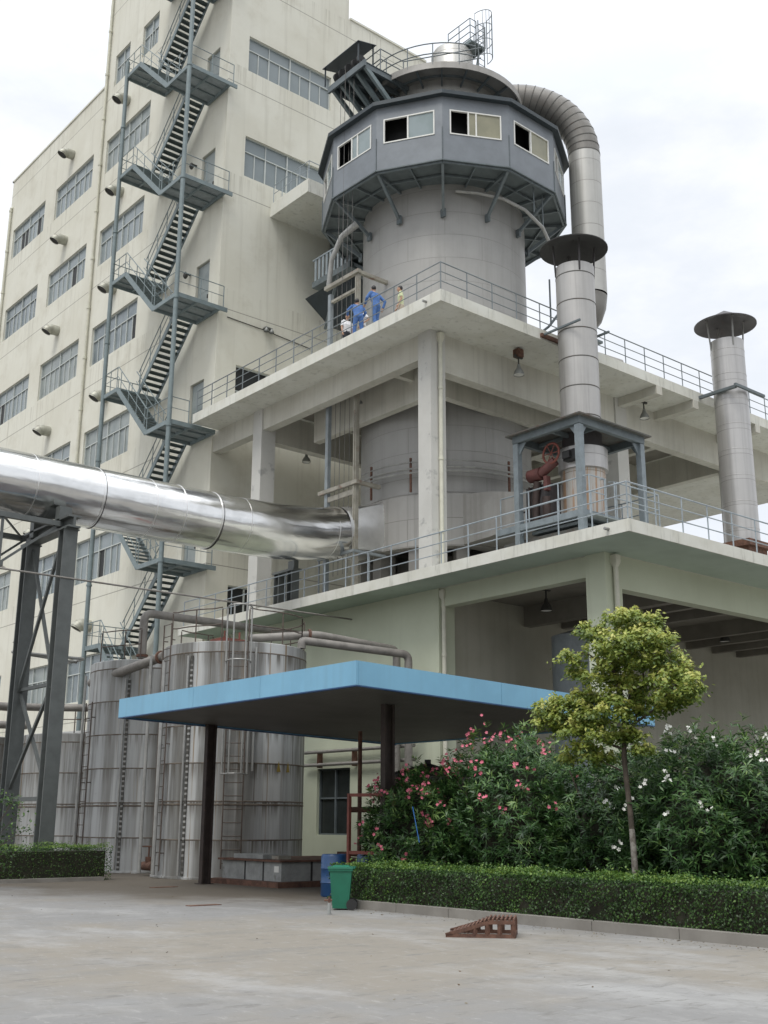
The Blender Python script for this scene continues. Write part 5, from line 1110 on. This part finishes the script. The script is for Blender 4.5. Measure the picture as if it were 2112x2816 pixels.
cl = [(1700,1725,.1,.42,.3),(1620,1740,-.2,.3,.2),(1780,1745,.2,.4,.3),(1730,1700,.0,.3,.18),(1665,1800,-.3,.42,.28),(1745,1810,.3,.46,.32),(1830,1810,.1,.34,.25),(1570,1810,-.3,.3,.2),(1650,1870,-.2,.42,.24),(1740,1890,.1,.5,.28),(1840,1880,.0,.45,.26),(1910,1890,-.1,.28,.22),(1880,1850,.1,.3,.2),(1590,1860,-.1,.25,.15),
      (1510,1985,-.3,.28,.15),(1560,1970,-.2,.36,.2),(1600,1925,-.1,.32,.18),(1640,2000,-.1,.36,.18),(1500,1960,-.3,.3,.2),(1555,1940,-.2,.36,.2),(1620,1960,-.2,.4,.2),(1690,1960,-.3,.42,.2),(1760,1960,.2,.38,.2),(1830,1945,.1,.3,.16),(1580,2010,-.3,.36,.18),(1660,2030,-.2,.4,.17),(1740,2020,.0,.3,.14),(1600,2060,-.2,.34,.14),(1540,2000,-.2,.25,.14),(1650,2085,-.1,.32,.12),(1570,2085,-.1,.25,.1),(1690,1770,.0,.5,.3),(1760,1780,-.1,.46,.3),(1700,1840,.1,.5,.28),(1790,1850,.1,.46,.28),(1720,1930,.0,.5,.24),(1640,1930,.1,.4,.2),(1820,1770,.0,.34,.24),(1850,1920,.1,.32,.18),(1890,1910,.0,.26,.16),(1720,1770,-.3,.4,.25),(1800,1710,.2,.25,.15),(1770,2060,.1,.2,.08)]
P, N, T = [], [], []
for px, py, dx_, rr, hh in cl:
    c = kx(px, py+4, 15.6+dx_*1.3)
    for _ in range(int(28*rr/.36)):               # tufts spread through the cluster, denser towards its top
        d = RNG.normal(size=3); d /= np.linalg.norm(d)
        if d[2] < -.2 and RNG.random() < .6: d[2] *= -1
        tc_ = c+d*np.array([rr*1.1,rr*.8,hh*1.1])*RNG.random()**.4; tone = RNG.normal(.0,.13)
        for _ in range(26):
            a = RNG.uniform(0,6.28); ro = abs(RNG.normal(0,.085)); z = RNG.normal(.02,.035)-ro*.35
            P.append(tc_+[ro*math.cos(a),ro*math.sin(a),z]); N.append(np.array([math.cos(a)*.7-.15,math.sin(a)*.7-.15,.8])+RNG.normal(0,.35,3))
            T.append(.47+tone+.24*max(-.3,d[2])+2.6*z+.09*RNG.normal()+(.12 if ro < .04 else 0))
P = np.array(P); N = np.array(N)
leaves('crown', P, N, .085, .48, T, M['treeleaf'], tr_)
# leafy sprigs at the left edge
sb = empty('leafy_shrub', (11.2,29.3,0), 'thin leafy shrub poking in at the left edge', 'shrub')
P, N, T = [], [], []; stb = MB()
for k in range(16):
    c = np.array([11.3,27.75,0])+np.array([RNG.uniform(-.5,.42),RNG.uniform(-.4,.3),RNG.uniform(.4,2.35)])
    stb.tube([(11.0,27.9,0),(11.0,27.9,c[2]*.6),tuple(c)],[.012,.01,.005],5)
    for _ in range(34): P.append(c+RNG.normal(0,.12,3)); N.append(np.array([-.2,-.4,.8])+RNG.normal(0,.6,3)); T.append(.35+.25*RNG.normal())
leaves('foliage', P, N, .09, .5, T, M['hedge'], sb); stb.build('stems', M['bark'], sb, True)

# grit, dead leaves and bits along the kerb and over the yard
gp = []; 
for _ in range(420):
    if RNG.random() < .6: gp.append((14.2-abs(RNG.normal(0,.35)), RNG.uniform(6,18), .006))
    else: gp.append((RNG.uniform(7,15), RNG.uniform(8,30), .006))
gp = np.array(gp); go_ = leaves('yard_litter', gp, np.tile([0,0,1.],(len(gp),1))+RNG.normal(0,.25,(len(gp),3)), .035, .6, RNG.random(len(gp)), leafmat('dry_litter', [(0,(.05,.035,.02)),(.5,(.12,.08,.045)),(1,(.2,.17,.1))], .8, .1)); tag(go_, kind='stuff')
# ================================================================== people on the upper deck
def ell(mb, c, rx, ry, rz, n=16, m=10):
    c = np.array(c, float); vs = []; fs = []
    for i in range(m+1):
        t = math.pi*i/m
        for k in range(n): a = 2*math.pi*k/n; vs.append(c+np.array([rx*math.sin(t)*math.cos(a), ry*math.sin(t)*math.sin(a), rz*math.cos(t)]))
    for i in range(m): fs += [(i*n+k, i*n+(k+1)%n, (i+1)*n+(k+1)%n, (i+1)*n+k) for k in range(n)]
    return mb.add(vs, fs)
def fuse(mb, name, mat, parent, voxel=.011, smooth=4):
    me = bpy.data.meshes.new('tmp'); me.from_pydata(mb.v, [], mb.f); o = bpy.data.objects.new('tmp', me); COL.objects.link(o)
    r = o.modifiers.new('r','REMESH'); r.mode = 'VOXEL'; r.voxel_size = voxel; s_ = o.modifiers.new('s','SMOOTH'); s_.iterations = smooth; s_.factor = .5
    dg = bpy.context.evaluated_depsgraph_get(); dg.update(); nm = bpy.data.meshes.new_from_object(o.evaluated_get(dg))
    bpy.data.objects.remove(o); nm.name = name; nm.materials.clear(); nm.materials.append(mat); nm.polygons.foreach_set('use_smooth',[True]*len(nm.polygons))
    ob = bpy.data.objects.new(name, nm); COL.objects.link(ob); ob.parent = parent; return ob
def hand(mb, w, d, side):
    w = np.array(w, float); d = np.array(d, float); d /= np.linalg.norm(d)
    u = np.cross(d, [0,1.,.1]); u /= np.linalg.norm(u); v = np.cross(u, d)
    mb.tube([w, w+d*.045, w+d*.09], [.027,.036,.034], 8)
    for k, L in enumerate((.07,.08,.075,.058)):
        b = w+d*.085+u*(k-1.5)*.019; mb.tube([b, b+d*L*.5+v*.006, b+d*L*.85+v*.022], [.0095,.009,.0075], 6)
    b = w+d*.03+u*(-.034); mb.tube([b, b+d*.03-u*.022, b+d*.062-u*.026+v*.01], [.0115,.0105,.009], 6)
def person(pos, face, label, hgt=1.70, lean=0., turn=0., top='overall', bottom='overall', armL=None, armR=None, short=False, stance=.12, step=0.):
    k = hgt/1.72; e = empty('person', pos, label, 'person', 'people on the upper deck'); e.rotation_euler = (0,0,face)
    e.scale = (k,k,k)
    hip = np.array([0,0,.93]); sl, cl_ = math.sin(lean), math.cos(lean)
    up = lambda s_, x=0., y=0.: hip+np.array([x, sl*s_+y*cl_, cl_*s_-y*sl])
    neck = up(.54); head = neck+np.array([0,sl*.14+.03,.155])
    shL, shR = up(.47,-.185), up(.47,.185)
    ft = {}
    body, cloth, pants = MB(), MB(), MB()
    hl = np.array([math.sin(turn), math.cos(turn), 0]); hr_ = np.array([hl[1], -hl[0], 0])
    ell(body, head+[0,0,.0], .076, .094, .118); ell(body, head+hl*.02-[0,0,.06], .058, .065, .065); ell(body, head+hl*.1-[0,0,.015], .014, .02, .024)
    for s_ in (-1, 1): ell(body, head+hr_*.078*s_-[0,0,.01], .012, .02, .032)
    body.tube([neck-[0,0,.06], head-[0,0,.07]], [.06,.052], 10)
    for s_ in (-1,1): ell(body, head+hl*.088+hr_*.03*s_+[0,0,.02], .014,.01,.009)
    ell(body, head+hl*.088-[0,0,.062], .022,.011,.008)
    def torso(mb, g):
        for x, r in ((0,.10),(-.075,.095),(.075,.095)): mb.tube([up(-.06,x,0), up(.12,x*1.0,.005), up(.33,x*1.25,.01), up(.45,x*1.15,0)], [r+g, r-.012+g, r+.012+g, r*.78+g], 12)
        mb.tube([shL, shR], .062+g, 10)
    torso(body, -.012); torso(cloth, .012)
    for sh, s_, arm in ((shL,-1,armL),(shR,1,armR)):
        if arm is None: arm = (np.array([.25*s_,0.02,1.10]), np.array([.26*s_,.1,.86]))
        el_, wr_ = (np.array(a, float) for a in arm)
        body.tube([sh, (sh+el_)/2, el_], [.052,.046,.038], 10); body.tube([el_, el_+(wr_-el_)*.35, wr_], [.038,.036,.025], 10); hand(body, wr_, wr_-el_, s_)
        if short: cloth.tube([sh, sh+(el_-sh)*.72], [.07,.068], 10)
        else: cloth.tube([sh, el_, el_+(wr_-el_)*.95], [.07,.058,.047], 10)
    for s_ in (-1, 1):
        hp = hip+np.array([.085*s_,0,-.03]); kn = np.array([s_*(stance+.0), .03+step*s_*.5, .49]); an = np.array([s_*(stance+.02), -.03+step*s_, .085])
        body.tube([hp,(hp+kn)/2,kn,kn+(an-kn)*.35,an],[.085,.074,.052,.052,.036],12); body.tube([an-[0,.05,.04],an+[0,.06,-.045],an+[0,.15,-.058]],[.035,.036,.024],8)
        pants.tube([hp+[0,0,.02],(hp+kn)/2,kn,an+[0,0,.02]],[.108,.092,.075,.068],12)
        sh_ = MB(); sh_.tube([an-[0,.07,.045],an+[0,.05,-.043],an+[0,.17,-.055]],[.042,.046,.03],10); so = sh_.build('shoe', M['black'], e, True, True)
    pants.tube([hip+[-.09,0,-.02], hip+[.09,0,-.02]], .122, 12); pants.tube([up(-.05,-.06),up(.07,-.06)],.108,10); pants.tube([up(-.05,.06),up(.07,.06)],.108,10)
    fuse(body, 'body', M['skin'], e, .0085, 2)
    fuse(cloth, 'jacket' if top == 'overall' else 'shirt', M[top], e, .012, 3); fuse(pants, 'trousers', M[bottom], e, .013, 3)
    h = MB(); ell(h, head-hl*.018+[0,0,.028], .084, .096, .108)
    hv_ = [np.array(v) for v in h.v]; cut = head+[0,0,.0]
    h.v = [tuple(v if (v[2] > cut[2]+.005 or (v-head)@hl < -.01) and v[2] > cut[2]-.09 else head+(v-head)*.72) for v in hv_]
    h.build('hair', M['hair'], e, True, True)
    return e
LEFT = math.atan2(.642, -.766)-math.pi/2; AWAY = math.atan2(.766,.642)-math.pi/2
person((24.15,30.35,ZM1), AWAY+.25, 'person in blue workwear bending forward, back to the camera, nearest the hoist', 1.78, .32, .45, armL=((-.34,.22,1.22),(-.30,.45,1.12)), armR=((.30,.16,1.16),(.2,.36,1.0)), stance=.13)
person((24.05,29.2,ZM1), AWAY+.75, 'person in blue workwear standing upright, one hand back, beside the round tower', 1.76, .16, .35, armL=((-.30,.15,1.18),(-.22,.34,1.02)), armR=((.35,-.1,1.14),(.30,-.04,.88)), stance=.12, step=.1)
person((24.75,28.6,ZM1), LEFT, 'person in a pale yellow shirt standing alone, rightmost of the group', 1.70, .04, .1, 'shirty', 'trouserb', armL=((-.23,.0,1.14),(-.22,.12,.9)), armR=((.23,.0,1.14),(.2,.16,.92)), short=True)
person((24.65,31.7,ZM1), LEFT+2.2, 'person in a white shirt and dark trousers, leftmost, facing the yard', 1.64, .03, .0, 'shirtw', 'trouser', short=True)
person((24.8,30.9,ZM1), LEFT+.5, 'person in a white shirt and beige trousers, hand on hip, between the two in blue', 1.66, .06, .2, 'shirtw', 'trouserb', armL=((-.34,-.1,1.16),(-.2,.1,1.0)), armR=((.36,-.12,1.16),(.19,.06,1.0)), short=True)

# ================================================================== light, sky, camera
SUN_EL, SUN_AZ = R_(58), R_(203)      # azimuth measured from +X towards +Y: behind the photographer, a little to the left
sd_ = Vector((math.cos(SUN_EL)*math.cos(SUN_AZ), math.cos(SUN_EL)*math.sin(SUN_AZ), math.sin(SUN_EL)))
sl_ = bpy.data.lights.new('sun', 'SUN'); sl_.energy = 1.4; sl_.angle = R_(22); sl_.color = (1,.965,.9)
so = bpy.data.objects.new('sun', sl_); COL.objects.link(so); so.rotation_euler = sd_.to_track_quat('Z','Y').to_euler(); so.location = (0,0,80)
w = bpy.data.worlds.new('World'); scene.world = w; w.use_nodes = True; nt = w.node_tree
bg = nt.nodes['Background']; sky = nt.nodes.new('ShaderNodeTexSky'); sky.sky_type = 'NISHITA'; sky.sun_disc = False; sky.sun_elevation = SUN_EL; sky.sun_rotation = math.pi/2-SUN_AZ
sky.air_density = 1.; sky.dust_density = 2.5
# a bright overcast lies over the clear sky: brighter towards the zenith, softly mottled
tc = _n(nt,'ShaderNodeTexCoord'); sx = _n(nt,'ShaderNodeSeparateXYZ'); nt.links.new(tc.outputs['Generated'], sx.inputs[0])
n1 = noise(nt, 3.1, 8, .58, vec=tc.outputs['Generated'], sc=(1,1,2.2))
cc = mix(nt, ramp(nt, n1, .38, .6), (6.35,6.65,7.1), (7.6,7.72,7.9))
zr = _n(nt,'ShaderNodeMapRange'); nt.links.new(sx.outputs['Z'], zr.inputs['Value']); zr.inputs['From Min'].default_value = .55; zr.inputs['From Max'].default_value = 1.; zr.inputs['To Min'].default_value = 1.; zr.inputs['To Max'].default_value = 2.4
vm = _n(nt,'ShaderNodeVectorMath', operation='SCALE'); lowr = ramp(nt, sx.outputs['Z'], -.05, .2); lm_ = _n(nt,'ShaderNodeMath', operation='MULTIPLY_ADD'); nt.links.new(lowr, lm_.inputs[0]); lm_.inputs[1].default_value = .75; lm_.inputs[2].default_value = .25
nt.links.new(cc, vm.inputs[0]); nt.links.new(mul(nt, zr.outputs[0], lm_.outputs[0]), vm.inputs['Scale'])
ms = _n(nt,'ShaderNodeMix', data_type='RGBA'); ms.inputs[0].default_value = .93; nt.links.new(sky.outputs[0], ms.inputs[6]); nt.links.new(vm.outputs[0], ms.inputs[7])
nt.links.new(ms.outputs[2], bg.inputs['Color']); bg.inputs['Strength'].default_value = .12
cam = bpy.data.cameras.new('camera'); co = bpy.data.objects.new('camera', cam); COL.objects.link(co); scene.camera = co
cam.sensor_fit = 'VERTICAL'; cam.sensor_height = 36; cam.sensor_width = 27; cam.lens = F/2816*36; cam.clip_start = .1; cam.clip_end = 1200
Rm = Matrix(((CM[0][0],-CM[1][0],-CM[2][0]),(CM[0][1],-CM[1][1],-CM[2][1]),(CM[0][2],-CM[1][2],-CM[2][2])))
co.matrix_world = Matrix.Translation((0,0,H))@Rm.to_4x4()
scene.view_settings.view_transform = 'Standard'; scene.view_settings.look = 'None'; scene.view_settings.exposure = .26; scene.view_settings.gamma = 1; scene.view_settings.use_curve_mapping = False
scene.render.resolution_x, scene.render.resolution_y = 768, 1024
scene.cycles.max_bounces = 6
